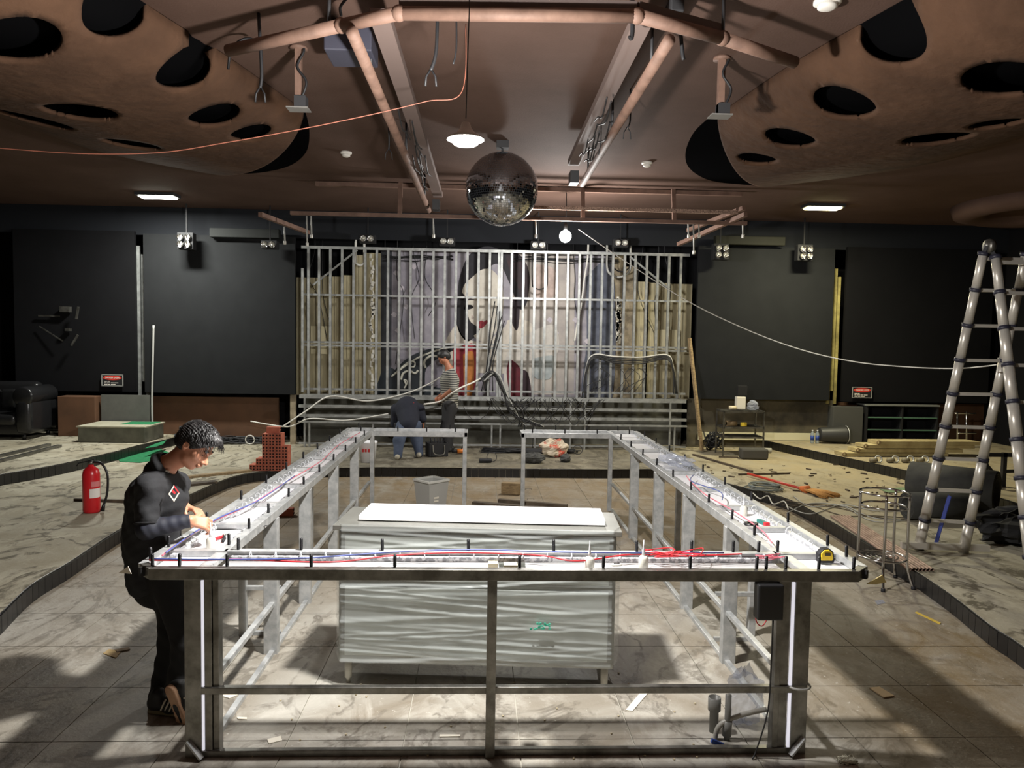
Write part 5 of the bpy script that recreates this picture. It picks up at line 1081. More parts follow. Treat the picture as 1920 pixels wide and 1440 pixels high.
for k, (x, y) in enumerate(((1640, 868), (1672, 868), (1700, 868), (1728, 868))):
    p = G(x, y, .28); t = thing('pipe_clamp', 'metal pipe clamp lying before the pile of pale boards', 'clamp', p, 0, 'clamps before the boards'); MB().cyl(p+Vector((-.07, 0, .04)), p+Vector((.04, .01, .04)), .035, 12).build('pipe', M('dusty_pipe', (120, 112, 92), .6), t); MB().torus(p+Vector((.06, 0, .06)), .05, .013, 16, 6, Matrix.Rotation(1.2, 3, 'X')).build('ring', m_steel, t)
# fallen bin, bottles
p = G(1562, 832, .28); t = thing('fallen_bin', 'black cylindrical bin lying on its side by the grey column', 'bin', p); R_ = Matrix.Rotation(PI/2, 3, 'Y')
MB().lathe([(.12, -.25), (.13, -.24), (.165, .22), (.175, .24), (.16, .24), (.12, -.2), (.01, -.21)], 24, p+Vector((0, .05, .165)), R_).build('body', M('ribbed_black', (46, 46, 44), .5), t); MB().torus(p+Vector((.25, .05, .165)), .165, .012, 24, 6, R_).build('rim', m_steel, t)
for dx, lab in ((-.045, 'left of two small plastic bottles with blue labels on the upper right step'), (.05, 'right of two small plastic bottles with blue labels on the upper right step')):
    p = G(1503, 824, .28)+Vector((dx, 0, 0)); p.y = 13.6; t = thing('water_bottle', lab, 'bottle', p)
    MB().lathe([(.03, .002), (.034, .02), (.034, .16), (.03, .19), (.014, .22), (.014, .235)], 16, p).build('body', M('clear_bottle', (190, 200, 206), .1, trans=.6), t); MB().lathe([(.0355, .06), (.0355, .15)], 16, p).build('label', M('bottle_blue', (40, 66, 140), .5), t); MB().lathe([(.016, .235), (.016, .255)], 12, p).build('cap', m_white, t)
# chrome luggage rack behind the ladder
t = thing('chrome_rack', 'chrome rail trolley behind the ladder on the upper right step', 'trolley', A(1805, 840, 13.0))
for px in (1795, 1812): a, b = A(px, 772, 13.2), A(px, 838, 13.2); MB().tube([a, Vector((b.x, 13.2, .33))], .015, 8).build('post', m_chrome, t); MB().lathe([(.006, -.015), (.04, -.015), (.04, .015), (.006, .015)], 14, (b.x, 13.2, .322), Matrix.Rotation(PI/2, 3, 'Y')).build('wheel', m_rubber, t)
MB().tube([A(1790, 775, 13.2), A(1830, 775, 13.2)], .013, 8).build('rail', m_chrome, t); MB().tube([A(1795, 812, 13.2), A(1830, 812, 13.2)], .013, 8).build('rail', m_chrome, t)
# ================================================================ litter
def scrap(name, pts, z, mat, lab, cat, th=.004):
    Q = [G(x, y, z) for x, y in pts]; n = len(Q)
    tag(MB().add(Q+[q+Vector((0, 0, th)) for q in Q], [tuple(range(n))[::-1], tuple(range(n, 2*n))]+[(i, (i+1) % n, n+(i+1) % n, n+i) for i in range(n)]).build(name, mat), lab, cat)
scrap('cardboard_sheet', ((1630, 1291), (1649, 1289), (1677, 1306), (1657, 1309)), .009, M('tan_card', (214, 190, 150), .8), 'tan rectangle of card lying on the floor right of the bar', 'card', .006)
scrap('cardboard_scrap', ((193, 1226), (204, 1218), (222, 1220), (226, 1224), (217, 1234)), .009, m_card, 'torn piece of cardboard on the floor left of the bending man', 'card'); scrap('wood_chip', ((215, 1219), (242, 1214), (244, 1218), (220, 1223)), .012, m_wood, 'pale wood strip lying beside the torn cardboard', 'wood')
scrap('paper_scrap', ((501, 1387), (526, 1381), (529, 1389), (504, 1395)), .009, m_paper, 'white paper rectangle on the floor under the front of the bar', 'paper'); scrap('paper_scrap', ((444, 1345), (463, 1346), (463, 1350), (446, 1349)), .009, m_paper, 'small white paper strip near the left floor rail', 'paper')
scrap('striped_tape', ((1173, 1332), (1186, 1334), (1218, 1297), (1207, 1292)), .009, m_paper, 'strip of printed white tape on the floor under the bar', 'tape'); scrap('straw', ((824, 1379), (863, 1379), (863, 1382), (824, 1383)), .009, m_paper, 'white straw lying on the floor under the front of the bar', 'straw', .006)
p = G(605, 1405, .009); tag(MB().lathe([(.008, 0), (.016, 0), (.016, .003), (.008, .003), (.008, 0)], 18, p).build('washer', m_steel), 'steel washer lying on the floor under the front of the bar', 'washer')
scrap('yellow_stick', ((1716, 1149), (1719, 1148), (1764, 1169), (1762, 1171)), .009, M('yellow_stick', (206, 176, 70), .6), 'thin yellow stick lying on the floor by the right step', 'stick', .006); scrap('paper_scrap', ((1640, 1127), (1655, 1125), (1660, 1131), (1645, 1134)), .009, m_bag, 'scrap of clear plastic on the floor below the stool frame', 'plastic')
scrap('white_disc', ((400, 1302), (430, 1296), (452, 1301), (430, 1310)), .009, m_paper, 'white paper disc lying by the left floor rail', 'paper')
scrap('green_mat', ((1648, 917), (1700, 914), (1718, 921), (1665, 924)), .145, M('faded_green', (112, 134, 100), .9), 'faded green scrap lying on the right floor', 'scrap')
random.seed(77); ch = [MB().box((0, 0, 0), (.05, .018, .012)).mesh('wood_chip'), MB().box((0, 0, 0), (.09, .03, .016)).mesh('wood_chip'), MB().box((0, 0, 0), (.03, .03, .02)).mesh('stone_crumb')]
for m in ch: m.materials.append(m_wood_dark if m.name.startswith('wood') else M('rubble', (176, 164, 136), .9))
for k in range(110):
    x, y = random.uniform(1290, 1710), random.uniform(872, 952)
    if y < 865+(x-1290)*.0 or y > 880+(x-1290)*.24: continue
    p = G(x, y, .14); m = random.choice(ch); o = inst(m, 'wood_chip' if m.name.startswith('wood') else 'stone_crumb', (p.x, p.y, .149), random.uniform(0, 3))
    tag(o, 'splinter of dark wood among the rubble on the right floor' if m.name.startswith('wood') else 'pale crumb of rubble on the right floor', 'debris', 'debris on the right floor')
for k in range(40):
    x, y = random.uniform(450, 1330), random.uniform(1260, 1430); p = G(x, y, 0); o = inst(ch[2], 'stone_crumb', (p.x, p.y, .0125), random.uniform(0, 3), scale=(.3, .3, .3)); tag(o, 'tiny crumb of rubble on the tiles under the bar', 'debris', 'crumbs under the bar')
# ================================================================ people: bodies grown as one smooth surface
def _cap(P, a, b, ra, rb):
    ab = b-a; t = np.clip(((P-a)@ab)/max(ab@ab, 1e-9), 0, 1); return np.linalg.norm(P-a-t[..., None]*ab, axis=-1)-(ra+(rb-ra)*t)
def _ell(P, c, r, R):
    q = (P-c)@R; k0 = np.linalg.norm(q/r, axis=-1); k1 = np.linalg.norm(q/(r*r), axis=-1); return k0*(k0-1)/np.maximum(k1, 1e-9)
class SDF:
    def __init__(s, k=.03): s.p = []; s.k = k
    def cap(s, a, b, ra, rb=None, k=None, neg=False): s.p.append(('c', np.array(a, float), np.array(b, float), ra, ra if rb is None else rb, k or s.k, neg)); return s
    def chain(s, pts, rs, k=None):
        for i in range(len(pts)-1): s.cap(pts[i], pts[i+1], rs[i], rs[i+1], k)
        return s
    def ell(s, c, r, R=None, k=None, neg=False): s.p.append(('e', np.array(c, float), np.array(r, float), np.eye(3) if R is None else np.array(R, float), 0, k or s.k, neg)); return s
    def mesh(s, vox, cuts=(), wob=None):
        lo = np.full(3, 1e9); hi = -lo; bb = []
        for q in s.p:
            if q[0] == 'c': m = max(q[3], q[4])+q[5]; a, b = np.minimum(q[1], q[2])-m, np.maximum(q[1], q[2])+m
            else: m = max(q[2])+q[5]; a, b = q[1]-m, q[1]+m
            bb.append((a, b))
            if not q[6]: lo, hi = np.minimum(lo, a), np.maximum(hi, b)
        lo -= 3*vox; n = np.ceil((hi-lo)/vox).astype(int)+4; f = np.full(n, .5, np.float32)
        ax = [lo[i]+vox*np.arange(n[i]) for i in range(3)]
        for q, (a, b) in zip(s.p, bb):
            i0 = np.maximum(((a-lo)/vox).astype(int)-1, 0); i1 = np.minimum(((b-lo)/vox).astype(int)+2, n)
            if np.any(i1 <= i0): continue
            sl = tuple(slice(i0[i], i1[i]) for i in range(3)); P = np.stack(np.meshgrid(*[ax[i][sl[i]] for i in range(3)], indexing='ij'), -1)
            d = _cap(P, q[1], q[2], q[3], q[4]) if q[0] == 'c' else _ell(P, q[1], q[2], q[3]); k = q[5]; g = f[sl]
            if q[6]: d = -d; h = np.clip(.5-.5*(g-d)/k, 0, 1); f[sl] = g*(1-h)+d*h+k*h*(1-h)
            else: h = np.clip(.5+.5*(g-d)/k, 0, 1); f[sl] = g*(1-h)+d*h-k*h*(1-h)
        if wob is not None or cuts:
            P = np.stack(np.meshgrid(*ax, indexing='ij'), -1)
            if wob is not None: f += wob(P).astype(np.float32)
            for c, nn in cuts: f = np.maximum(f, ((P-np.array(c))@np.array(nn)).astype(np.float32))
        # surface nets
        ins = f < 0; c8 = sum(ins[i:n[0]-1+i, j:n[1]-1+j, k:n[2]-1+k].astype(np.int8) for i in (0, 1) for j in (0, 1) for k in (0, 1))
        act = (c8 > 0) & (c8 < 8); ids = -np.ones(act.shape, int); idx = np.argwhere(act); ids[act] = np.arange(len(idx))
        acc = np.zeros((len(idx), 3)); cnt = np.zeros(len(idx))
        for d in range(3):
            o1, o2 = [x for x in range(3) if x != d]
            for u in (0, 1):
                for v in (0, 1):
                    a = idx.copy(); a[:, o1] += u; a[:, o2] += v; b = a.copy(); b[:, d] += 1
                    fa, fb = f[tuple(a.T)], f[tuple(b.T)]; m = (fa < 0) != (fb < 0); t = fa[m]/(fa[m]-fb[m]); q = a[m].astype(float); q[:, d] += t; acc[m] += q; cnt[m] += 1
        V = lo+vox*acc/cnt[:, None]; F = []
        for d in range(3):
            o1, o2 = (d+1) % 3, (d+2) % 3; sl = [slice(1, n[i]-2) for i in range(3)]; s2 = list(sl); s2[d] = slice(2, n[d]-1)
            m = ins[tuple(sl)] != ins[tuple(s2)]; e = np.argwhere(m)+1
            if not len(e): continue
            fl = ins[tuple(e.T)]; q = []
            for u, v in ((0, 0), (-1, 0), (-1, -1), (0, -1)):
                z = e.copy(); z[:, o1] += u; z[:, o2] += v; q.append(ids[tuple(z.T)])
            q = np.stack(q, 1); q[~fl] = q[~fl][:, ::-1]; F.append(q)
        F = np.concatenate(F); F = F[(F >= 0).all(1)]; return V, F
    def build(s, name, mat, parent, vox, cuts=(), wob=None, smooth=1):
        V, F = s.mesh(vox, cuts, wob); me = bpy.data.meshes.new(name); me.from_pydata(V.tolist(), [], F.tolist()); me.polygons.foreach_set('use_smooth', [True]*len(me.polygons)); me.materials.append(mat); me.update()
        o = bpy.data.objects.new(name, me); COL.objects.link(o)
        if smooth: sm = o.modifiers.new('smooth', 'SMOOTH'); sm.iterations = smooth; sm.factor = .5
        par(o, parent); return o
def frame(fwd, up):
    f = Vector(fwd).normalized(); u = Vector(up); u = (u-f*u.dot(f)).normalized(); return f, u, u.cross(f)   # forward, up, left
m_skin = M('skin', (198, 142, 112), .5, rgb2=(184, 126, 98), scale=9); m_hair = M('black_hair', (22, 21, 22), .42, rgb2=(44, 42, 42), scale=30, stretch=(1, 1, .2), bump=.4, bscale=60)
def head(sd, c, f, u, l, s=1.0):
    c, f, u, l = Vector(c), f, u, l; R_ = np.array([[f[i], l[i], u[i]] for i in range(3)]); p = lambda a, b, d: c+(f*a+l*b+u*d)*s
    sd.ell(p(-.012, 0, .03), np.array([.097, .076, .092])*s, R_, .02); sd.ell(p(.025, 0, -.03), np.array([.07, .062, .082])*s, R_, .025)
    sd.cap(p(.045, 0, -.088), p(.06, 0, -.094), .026*s, .02*s, .02); sd.cap(p(.02, .04, -.07), p(.05, .012, -.092), .022*s, .018*s, .02); sd.cap(p(.02, -.04, -.07), p(.05, -.012, -.092), .022*s, .018*s, .02)
    sd.cap(p(.085, 0, .005), p(.112, 0, -.033), .007*s, .012*s, .012); sd.cap(p(.1, .012, -.038), p(.1, -.012, -.038), .009*s, .009*s, .008)
    sd.cap(p(.086, .035, .022), p(.09, .008, .02), .008*s, .009*s, .012); sd.cap(p(.086, -.035, .022), p(.09, -.008, .02), .008*s, .009*s, .012)
    for b in (-1, 1):
        sd.ell(p(.088, b*.032, .002), np.array([.016, .018, .011])*s, R_, .012, True); sd.ell(p(.072, b*.031, .001), np.array([.013, .014, .012])*s, R_, .004)
        sd.cap(p(.055, b*.05, -.025), p(.065, b*.04, -.03), .02*s, .016*s, .02)
        sd.ell(p(-.012, b*.078, -.008), np.array([.018, .008, .031])*s, R_, .006); sd.ell(p(-.008, b*.086, -.006), np.array([.009, .005, .018])*s, R_, .005, True)
    sd.cap(p(.093, .02, -.062), p(.099, 0, -.06), .007*s, .008*s, .006); sd.cap(p(.093, -.02, -.062), p(.099, 0, -.06), .007*s, .008*s, .006); sd.cap(p(.09, .015, -.073), p(.092, -.015, -.073), .008*s, .008*s, .006)
    return p
def hand(sd, w, d, n, thumb, s=1.0, curl=.9):
    """w wrist, d along the palm, n out of the back of the hand; fingers curl away from n"""
    w, d, n = Vector(w), Vector(d).normalized(), Vector(n); n = (n-d*n.dot(d)).normalized(); x = d.cross(n)*thumb
    pal = w+d*.05*s
    for q in (-.027, -.009, .009, .027): sd.cap(w+x*q*.6*s, w+d*.082*s+x*q*s, .014*s, .0125*s, .01)
    for q, L in ((-.03, .9), (-.01, 1.0), (.01, 1.06), (.03, .98)):
        b = w+d*.085*s+x*q*s; a = .35; P = [b]; 
        for seg, ln in enumerate((.042, .028, .022)):
            a += curl*(.55 if seg else .25); P.append(P[-1]+(d*math.cos(a)-n*math.sin(a))*ln*L*s)
        sd.chain(P, [.0098*s, .0092*s, .0085*s, .0075*s], .004)
    b = w+d*.025*s+x*.026*s; sd.chain([b, b+(x*.6+d*.6-n*.5)*.042*s, b+(x*.45+d*1.0-n*.95)*.062*s, b+(x*.2+d*1.25-n*1.2)*.075*s], [.014*s, .0115*s, .0095*s, .008*s], .006)
# ---------------------------------------------------------------- the man at the bar
YM_ = 4.2
t = thing('person', 'man in black polo shirt bending over the left arm of the bar', 'person', G(300, 1335))
hc = A(366, 836, 4.2); f, u, l = frame((.76, -.16, -.62), (.6, .06, .78)); nb, nk = A(306, 876, 4.22), A(340, 856, 4.21)
RS, LS = A(280, 915, 4.06), A(330, 908, 4.4); RE, RW = A(275, 992, 4.0), A(356, 976, 4.09); LE, LW = A(300, 975, 4.47), A(347, 950, 4.33)
pel, mid, che = A(286, 1072, 4.22), A(285, 1000, 4.22), A(297, 930, 4.22)
lh, lk, la = A(318, 1085, 4.3), A(326, 1190, 4.25), A(298, 1312, 4.2); rh, rk, ra = A(318, 1085, 4.13), A(352, 1210, 4.08), A(329, 1288, 4.06)
b = SDF(.025); b.cap(nb, nk, .056, .052).cap(nk, hc+f*-.02-u*.03, .052, .055); head(b, hc, f, u, l)
b.chain([pel, mid, che, nb], [.12, .115, .125, .06]); b.cap(RS, LS, .06, .06); b.chain([RS, RE, RW], [.05, .04, .028]); b.chain([LS, LE, LW], [.05, .04, .028])
b.chain([lh, lk, la], [.075, .05, .036]); b.chain([rh, rk, ra], [.075, .05, .036])
rt_ = Vector((1.9, 3.98, 0)); hd = (A(388, 982, 4.14)-RW).normalized(); hand(b, RW+hd*.005, hd, Vector((-.1, -.8, .6)), -1, 1.0, 1.15)
hd2 = (A(386, 962, 4.27)-LW).normalized(); hand(b, LW+hd2*.005, hd2, Vector((-.1, .35, .9)), 1, 1.0, 1.0)
body = b.build('body', m_skin, t, .0045, smooth=2)
# hair: cap of the skull plus loose strands
h = SDF(.015); R_ = np.array([[f[i], l[i], u[i]] for i in range(3)])
h.ell(hc+f*-.016+u*.043, (.108, .087, .097), R_, .01); h.ell(hc+f*-.05+u*.0, (.068, .076, .085), R_, .02); h.ell(hc+f*.05+u*.082, (.062, .07, .042), R_, .02)
hq = hc+f*.03+u*-.0
def hw(P):
    q = (P-np.array(hc))@R_; an = np.arctan2(q[..., 1], q[..., 2]-.02); return .0028*np.sin(an*46+q[..., 0]*60)+.002*np.sin(an*91+q[..., 0]*25)
hair = h.build('hair', m_hair, t, .004, cuts=((hc+f*.06+u*.035, tuple((f*.75-u*.66).normalized())), (hc+f*-.03+u*-.052, tuple((-u).normalized()))), wob=hw, smooth=1)
random.seed(13); mb = MB()
for k in range(420):
    a = random.uniform(-1.5, 1.5); s0 = random.uniform(-.06, .09); base = hc+f*s0+l*(.085*math.sin(a))+u*(.043+.1*math.cos(a)*math.sqrt(max(.05, 1-((s0+.016)/.115)**2)))
    d = (f*random.uniform(.5, 1.0)+l*math.sin(a)*.5-u*random.uniform(.0, .5)).normalized(); mb.tube([base, base+d*.022+u*.003, base+d*.045-u*.012], [.0016, .0013, .0005], 3)
o = mb.build('hair_strands', m_hair, t); o['kind'] = 'stuff'
# eyebrow and eye of the visible side
for b_ in (-1, 1):
    p_ = lambda a_, c_, d_: hc+f*a_+l*c_+u*d_
    MB().tube([p_(.091, b_*.014, .026), p_(.09, b_*.03, .031), p_(.076, b_*.048, .026)], [.003, .004, .002], 6).build('eyebrow', m_hair, t); MB().tube([p_(.0875, b_*.02, .0005), p_(.088, b_*.032, -.001), p_(.078, b_*.044, .0)], [.0015, .0025, .0015], 5).build('eyelid', m_hair, t)
# clothes
m_polo = M('black_polo', (31, 32, 35), .85, rgb2=(24, 24, 27), scale=8, bump=.3, bscale=14); m_navy = M('navy_sleeve', (26, 30, 46), .7, rgb2=(22, 24, 33), scale=8); m_jean = M('black_trousers', (17, 17, 19), .85, bump=.3, bscale=12, scale=5)
def folds(P): return .003*np.sin(P[..., 2]*38+P[..., 0]*34+4*np.sin(P[..., 1]*16))+.0016*np.sin(P[..., 2]*110-P[..., 0]*60+P[..., 1]*45)
s_ = SDF(.045); s_.chain([pel+Vector((0, 0, -.04)), mid, che, nb+Vector((-.015, 0, -.03))], [.138, .142, .148, .085]); s_.cap(RS, LS, .072, .072); s_.cap(RS, RS.lerp(RE, .8), .07, .064, .025); s_.cap(LS, LE, .07, .06, .03); s_.cap(A(270, 930, 4.15), A(268, 1035, 4.17), .085, .09)
s_.build('polo_shirt', m_polo, t, .0075, cuts=((nb+(nk-nb)*.3, tuple((nk-nb).normalized())), (pel+Vector((0, 0, -.12)), (0, 0, -1)), ), wob=folds, smooth=2)
ar = (RE-RS).normalized()
sl = SDF(.02); sl.chain([RS.lerp(RE, .6), RE, RW], [.056, .054, .037]); sl.build('arm_sleeve', m_navy, t, .006, cuts=((RW, tuple((RW-RE).normalized())),), wob=lambda P: .0015*np.sin(P[..., 0]*140+P[..., 2]*60), smooth=2)
sl = SDF(.02); sl.chain([LS.lerp(LE, .6), LE, LW], [.054, .052, .037]); sl.build('arm_sleeve', m_navy, t, .006, cuts=((LW, tuple((LW-LE).normalized())),), smooth=2)
# sleeve hem, collar, chest emblem
MB().torus(RS.lerp(RE, .86), .062, .005, 28, 6, Vector((0, 0, 1)).rotation_difference(ar).to_matrix()).build('sleeve_hem', m_polo, t)
nd = (nk-nb).normalized(); Rn = Vector((0, 0, 1)).rotation_difference(nd).to_matrix()
MB().lathe([(.09, -.02), (.084, .012), (.071, .032), (.067, .03), (.078, .008), (.084, -.022)], 28, nb+nd*.01, Rn).build('collar', m_polo, t)
MB().tube(spline([nb+nd*.035+Vector((-.055, -.045, .0)), nb+nd*.032+Vector((-.02, -.07, -.012)), nb+nd*.03+Vector((.035, -.058, -.03))], 5), .005, 5).build('undershirt', m_paper, t)
p = A(326, 925, 4.035); n_ = Vector((.62, -.78, .05)).normalized(); e1 = Vector((.78, .62, 0)).normalized(); e2 = Vector((0, 0, 1)); 
def diamond(s0, s1, mat, nm, part=None):
    q = [(0, s0), (s0*.62, 0), (0, -s0), (-s0*.62, 0)]; r_ = [(0, s1), (s1*.62, 0), (0, -s1), (-s1*.62, 0)]
    for i in range(4):
        if part is not None and i not in part: continue
        j = (i+1) % 4; MB().prism([q[i], q[j], r_[j], r_[i]], p, e1, e2, n_, .004).build(nm, mat, t)
diamond(.046, .034, M('emblem_red', (190, 40, 48), .6), 'emblem', (0,)); diamond(.046, .034, m_paper, 'emblem', (1, 2, 3)); MB().prism([(-.006, .022), (.01, .004), (.004, -.006), (-.012, .01)], p, e1, e2, n_, .004).build('emblem', MATS['emblem_red'], t)
tr_ = SDF(.05); tr_.chain([lh, lk, la], [.1, .075, .058]); tr_.chain([rh, rk, ra], [.1, .074, .056]); tr_.cap(pel, pel+Vector((.02, 0, -.08)), .13, .125)
tr_.build('trousers', m_jean, t, .0075, cuts=((la+Vector((0, 0, -.02)), (0, 0, -1)),), wob=lambda P: .003*np.sin(P[..., 2]*60+P[..., 0]*40)*(P[..., 2] < .45), smooth=2)
def shoe(heel, toe, up, nm, m_up, m_sole, stripes=True):
    heel, toe, up = Vector(heel), Vector(toe), Vector(up); d = (toe-heel).normalized(); up = (up-d*up.dot(d)).normalized(); sd = d.cross(up); L = (toe-heel).length
    o = SDF(.025); o.cap(heel+up*.05+d*.03, heel+up*.045+d*L*.55, .04, .038); o.cap(heel+d*L*.5+up*.038, toe-d*.04+up*.032, .04, .034); o.cap(heel+up*.06+d*.035, heel+up*.1+d*.045, .042, .04)
    so = o.build(nm, m_up, t, .006, smooth=1); k = SDF(.01); k.cap(heel+d*.03+up*.014, heel+d*L*.5+up*.014, .038, .034); k.cap(heel+d*L*.5+up*.014, toe-d*.042+up*.014, .034, .042)
    V = k.build('sole', m_sole, so, .006, cuts=((heel+up*.026, tuple(up)), (heel+up*.0, tuple(-up))), smooth=0)
    if stripes:
        for q in range(4):
            for s in (-1, 1): c = heel+d*(L*.36+q*.026)+up*.05; MB().tube([c+sd*s*.041-up*.015, c+sd*s*.043+up*.01+d*.012, c+sd*s*.026+up*.042+d*.02], .005, 5).build('stripe', m_paper, so)
    return so
m_shoe = M('black_shoe', (24, 24, 25), .6); m_sole_ = M('tan_sole', (196, 158, 128), .7, rgb2=(170, 132, 104), scale=12)
hl = G(283, 1333, .012); shoe(hl, hl+Vector((.25, -.06, 0)), (0, 0, 1), 'shoe', m_shoe, M('olive_sole', (112, 104, 80), .7))
hr = A(314, 1290, 3.96); tr2 = A(338, 1356, 3.98); tr2 = Vector((tr2.x, tr2.y, .03)); shoe(hr, hr+(tr2-hr).normalized()*.245, Vector((.45, .88, .1)), 'shoe', m_shoe, m_sole_)
# ---------------------------------------------------------------- two men at the stage
def A2(x, y, d): return A(x, y, d)
Ys = 13.05
t = thing('person', 'man in a grey striped shirt standing at the stage frame holding a cable', 'person', G(838, 848, .14))
hc2 = A(832, 670, Ys); f, u, l = frame((-.78, -.15, -.6), (-.5, 0, .85)); nb = A(843, 692, Ys); RS, LS = A(843, 704, Ys+.16), A(848, 704, Ys-.17); RE, RW = A(840, 730, Ys+.2), A(822, 745, Ys); LE, LW = A(851, 728, Ys-.22), A(829, 744, Ys-.12)
pel, che = A(843, 762, Ys), A(843, 712, Ys); fl, fr2 = A(838, 846, Ys-.1), A(842, 846, Ys+.12); fl.z = fr2.z = .2; kl, kr = A(836, 803, Ys-.1), A(841, 803, Ys+.1)
b = SDF(.04); b.cap(nb, hc2, .055, .05); head(b, hc2, f, u, l); b.chain([pel, che, nb], [.13, .14, .06]); b.cap(RS, LS, .06); b.chain([RS, RE, RW], [.05, .042, .03]); b.chain([LS, LE, LW], [.05, .042, .03]); b.chain([pel+Vector((0, -.09, 0)), kl, fl], [.085, .06, .045]); b.chain([pel+Vector((0, .09, 0)), kr, fr2], [.085, .06, .045])
hand(b, LW, (LW-LE), Vector((-.2, -.9, .3)), -1, 1.0, 1.2); hand(b, RW, (RW-RE), Vector((-.2, .9, .3)), 1, 1.0, 1.2); b.build('body', M('skin_tan', (176, 116, 88), .5), t, .011, smooth=1)
h = SDF(.02); R_ = np.array([[f[i], l[i], u[i]] for i in range(3)]); h.ell(hc2+f*-.02+u*.042, (.112, .092, .1), R_); h.ell(hc2+f*-.055, (.07, .08, .09), R_); h.build('hair', m_hair, t, .011, cuts=((hc2+f*.06+u*.03, tuple((f*.8-u*.6).normalized())),), smooth=1)
m_str = bpy.data.materials.new('striped_cotton'); m_str.use_nodes = True; nt = m_str.node_tree; pb_ = nt.nodes['Principled BSDF']; ge = nt.nodes.new('ShaderNodeTexCoord'); sp_ = nt.nodes.new('ShaderNodeSeparateXYZ'); mm = nt.nodes.new('ShaderNodeMath'); mm.operation = 'MULTIPLY'; mm.inputs[1].default_value = 26.0; fr_ = nt.nodes.new('ShaderNodeMath'); fr_.operation = 'FRACT'; gt = nt.nodes.new('ShaderNodeMath'); gt.operation = 'GREATER_THAN'; gt.inputs[1].default_value = .6; mxx = nt.nodes.new('ShaderNodeMixRGB'); mxx.inputs[1].default_value = srgb(160, 158, 148); mxx.inputs[2].default_value = srgb(58, 58, 60)
for a_, b_ in ((ge.outputs['Object'], sp_.inputs[0]), (sp_.outputs[2], mm.inputs[0]), (mm.outputs[0], fr_.inputs[0]), (fr_.outputs[0], gt.inputs[0]), (gt.outputs[0], mxx.inputs[0]), (mxx.outputs[0], pb_.inputs['Base Color'])): nt.links.new(a_, b_)
pb_.inputs['Roughness'].default_value = .85
s_ = SDF(.05); s_.chain([pel+Vector((0, 0, .02)), che, nb+Vector((0, 0, -.03))], [.15, .16, .08]); s_.cap(RS, LS, .075); s_.cap(RS, RE, .078, .066); s_.cap(LS, LE, .078, .066)
s_.build('striped_shirt', m_str, t, .013, cuts=((nb, tuple((hc2-nb).normalized())), (pel+Vector((0, 0, -.03)), (0, 0, -1))), smooth=2)
tr_ = SDF(.05); tr_.chain([pel+Vector((0, -.09, .02)), kl, fl], [.115, .09, .07]); tr_.chain([pel+Vector((0, .09, .02)), kr, fr2], [.115, .09, .07]); tr_.cap(pel, pel+Vector((0, 0, -.05)), .14)
tr_.build('trousers', M('dark_trousers', (42, 42, 44), .85), t, .013, smooth=2)
for q in (fl, fr2): s = SDF(.02); s.cap((q.x+.05, q.y, .185), (q.x-.15, q.y-.02, .18), .045, .038); s.build('shoe', m_shoe, t, .011)
wire('held_cable', spline([A(795, 758, Ys-.4), LW+Vector((-.03, -.06, -.075)), A(842, 741, Ys-.42), A(862, 728, Ys-.42), A(885, 718, Ys-.2), A(900, 710, 13.1)], 6), .016, m_cable_white, 'pale conduit held by the man in the striped shirt', 'conduit')
Yc = 12.55
t = thing('person', 'man in a dark blue shirt and jeans stooping at the stage frame, seen from behind', 'person', G(766, 855, .14))
fl, fr2 = G(746, 854, .2), G(786, 850, .2); fl.z = fr2.z = .2; kl, kr = A(748, 826, fl.y+.12), A(782, 826, fr2.y+.1); pel = A(767, 800, Yc-.02); che = A(764, 768, Yc+.22); nb = A(764, 760, Yc+.4); hc3 = A(764, 775, Yc+.56); LS, RS = A(744, 768, Yc+.3), A(785, 768, Yc+.3); LE, LW = A(740, 795, Yc+.35), A(748, 812, Yc+.5); RE, RW = A(792, 785, Yc+.28), A(792, 806, Yc+.4)
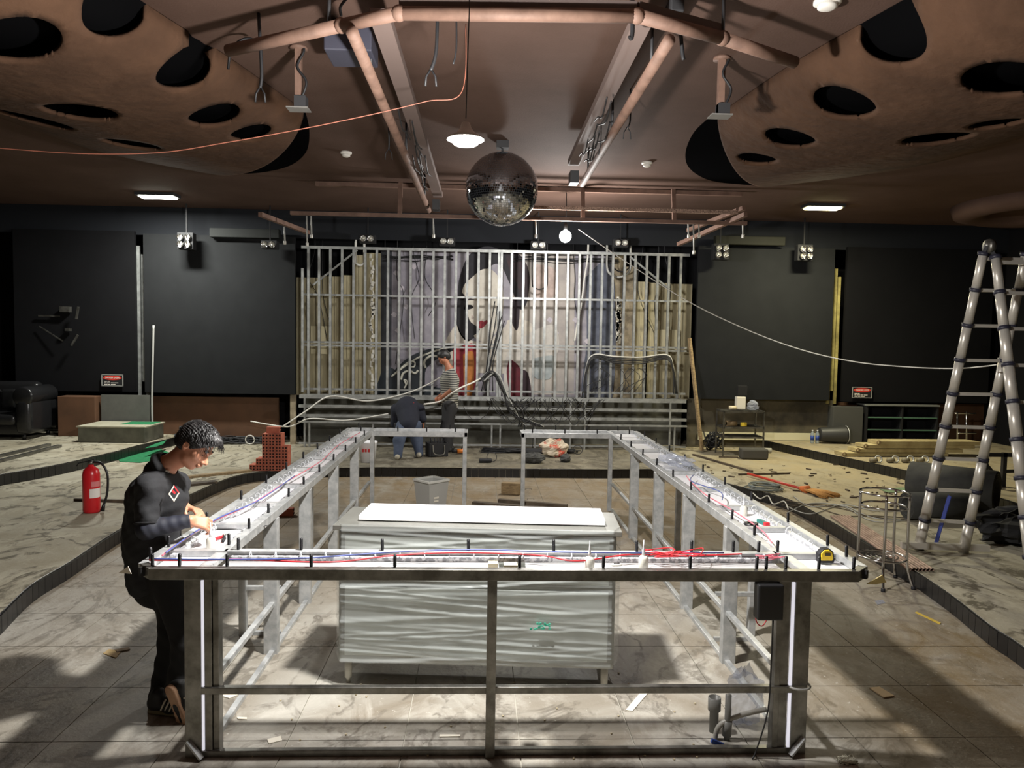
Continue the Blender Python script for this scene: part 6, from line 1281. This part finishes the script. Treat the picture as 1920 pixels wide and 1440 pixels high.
f, u, l = frame((0, .5, -.87), (0, .87, .5)); b = SDF(.04); b.cap(nb, hc3, .055, .05); head(b, hc3, f, u, l); b.chain([pel, che, nb], [.14, .14, .06]); b.cap(RS, LS, .06); b.chain([RS, RE, RW], [.05, .042, .03]); b.chain([LS, LE, LW], [.05, .042, .03]); b.chain([pel+Vector((-.1, 0, 0)), kl, fl], [.085, .06, .045]); b.chain([pel+Vector((.1, 0, 0)), kr, fr2], [.085, .06, .045]); hand(b, LW, (LW-LE), Vector((-.9, 0, .1)), 1); hand(b, RW, (RW-RE), Vector((.9, 0, .1)), -1); b.build('body', MATS['skin_tan'], t, .011, smooth=1)
h = SDF(.02); R_ = np.array([[f[i], l[i], u[i]] for i in range(3)]); h.ell(hc3+f*-.02+u*.042, (.112, .092, .1), R_); h.ell(hc3+f*-.055, (.07, .08, .09), R_); h.build('hair', m_hair, t, .011, smooth=1)
m_blu = M('dark_blue_shirt', (28, 31, 44), .85, bump=.3, bscale=10); s_ = SDF(.06); s_.chain([pel+Vector((0, 0, .03)), che+Vector((0, 0, .03)), nb], [.18, .19, .09]); s_.cap(RS, LS, .1); s_.cap(RS, RE, .09, .075); s_.cap(LS, LE, .09, .075); s_.build('shirt', m_blu, t, .013, smooth=2)
for k in range(7): q = A(754+k*3.4, 757+abs(k-3)*.2, Yc+.02); MB().box(q+Vector((0, .07, 0)), (.022, .02, .045)).build('print', M('print_red', (190, 50, 50), .5), t)
tr_ = SDF(.05); tr_.chain([pel+Vector((-.1, 0, .0)), kl, fl], [.125, .09, .07]); tr_.chain([pel+Vector((.1, 0, 0)), kr, fr2], [.125, .09, .07]); tr_.cap(pel, pel+Vector((0, 0, -.02)), .16); tr_.build('jeans', M('blue_jeans', (74, 84, 104), .85, rgb2=(56, 66, 86), scale=6), t, .013, smooth=2)
for q in (fl, fr2): s = SDF(.02); s.cap((q.x, q.y+.1, .185), (q.x, q.y-.1, .185), .048, .042); s.build('shoe', M('pale_shoe', (160, 154, 138), .7), t, .011)
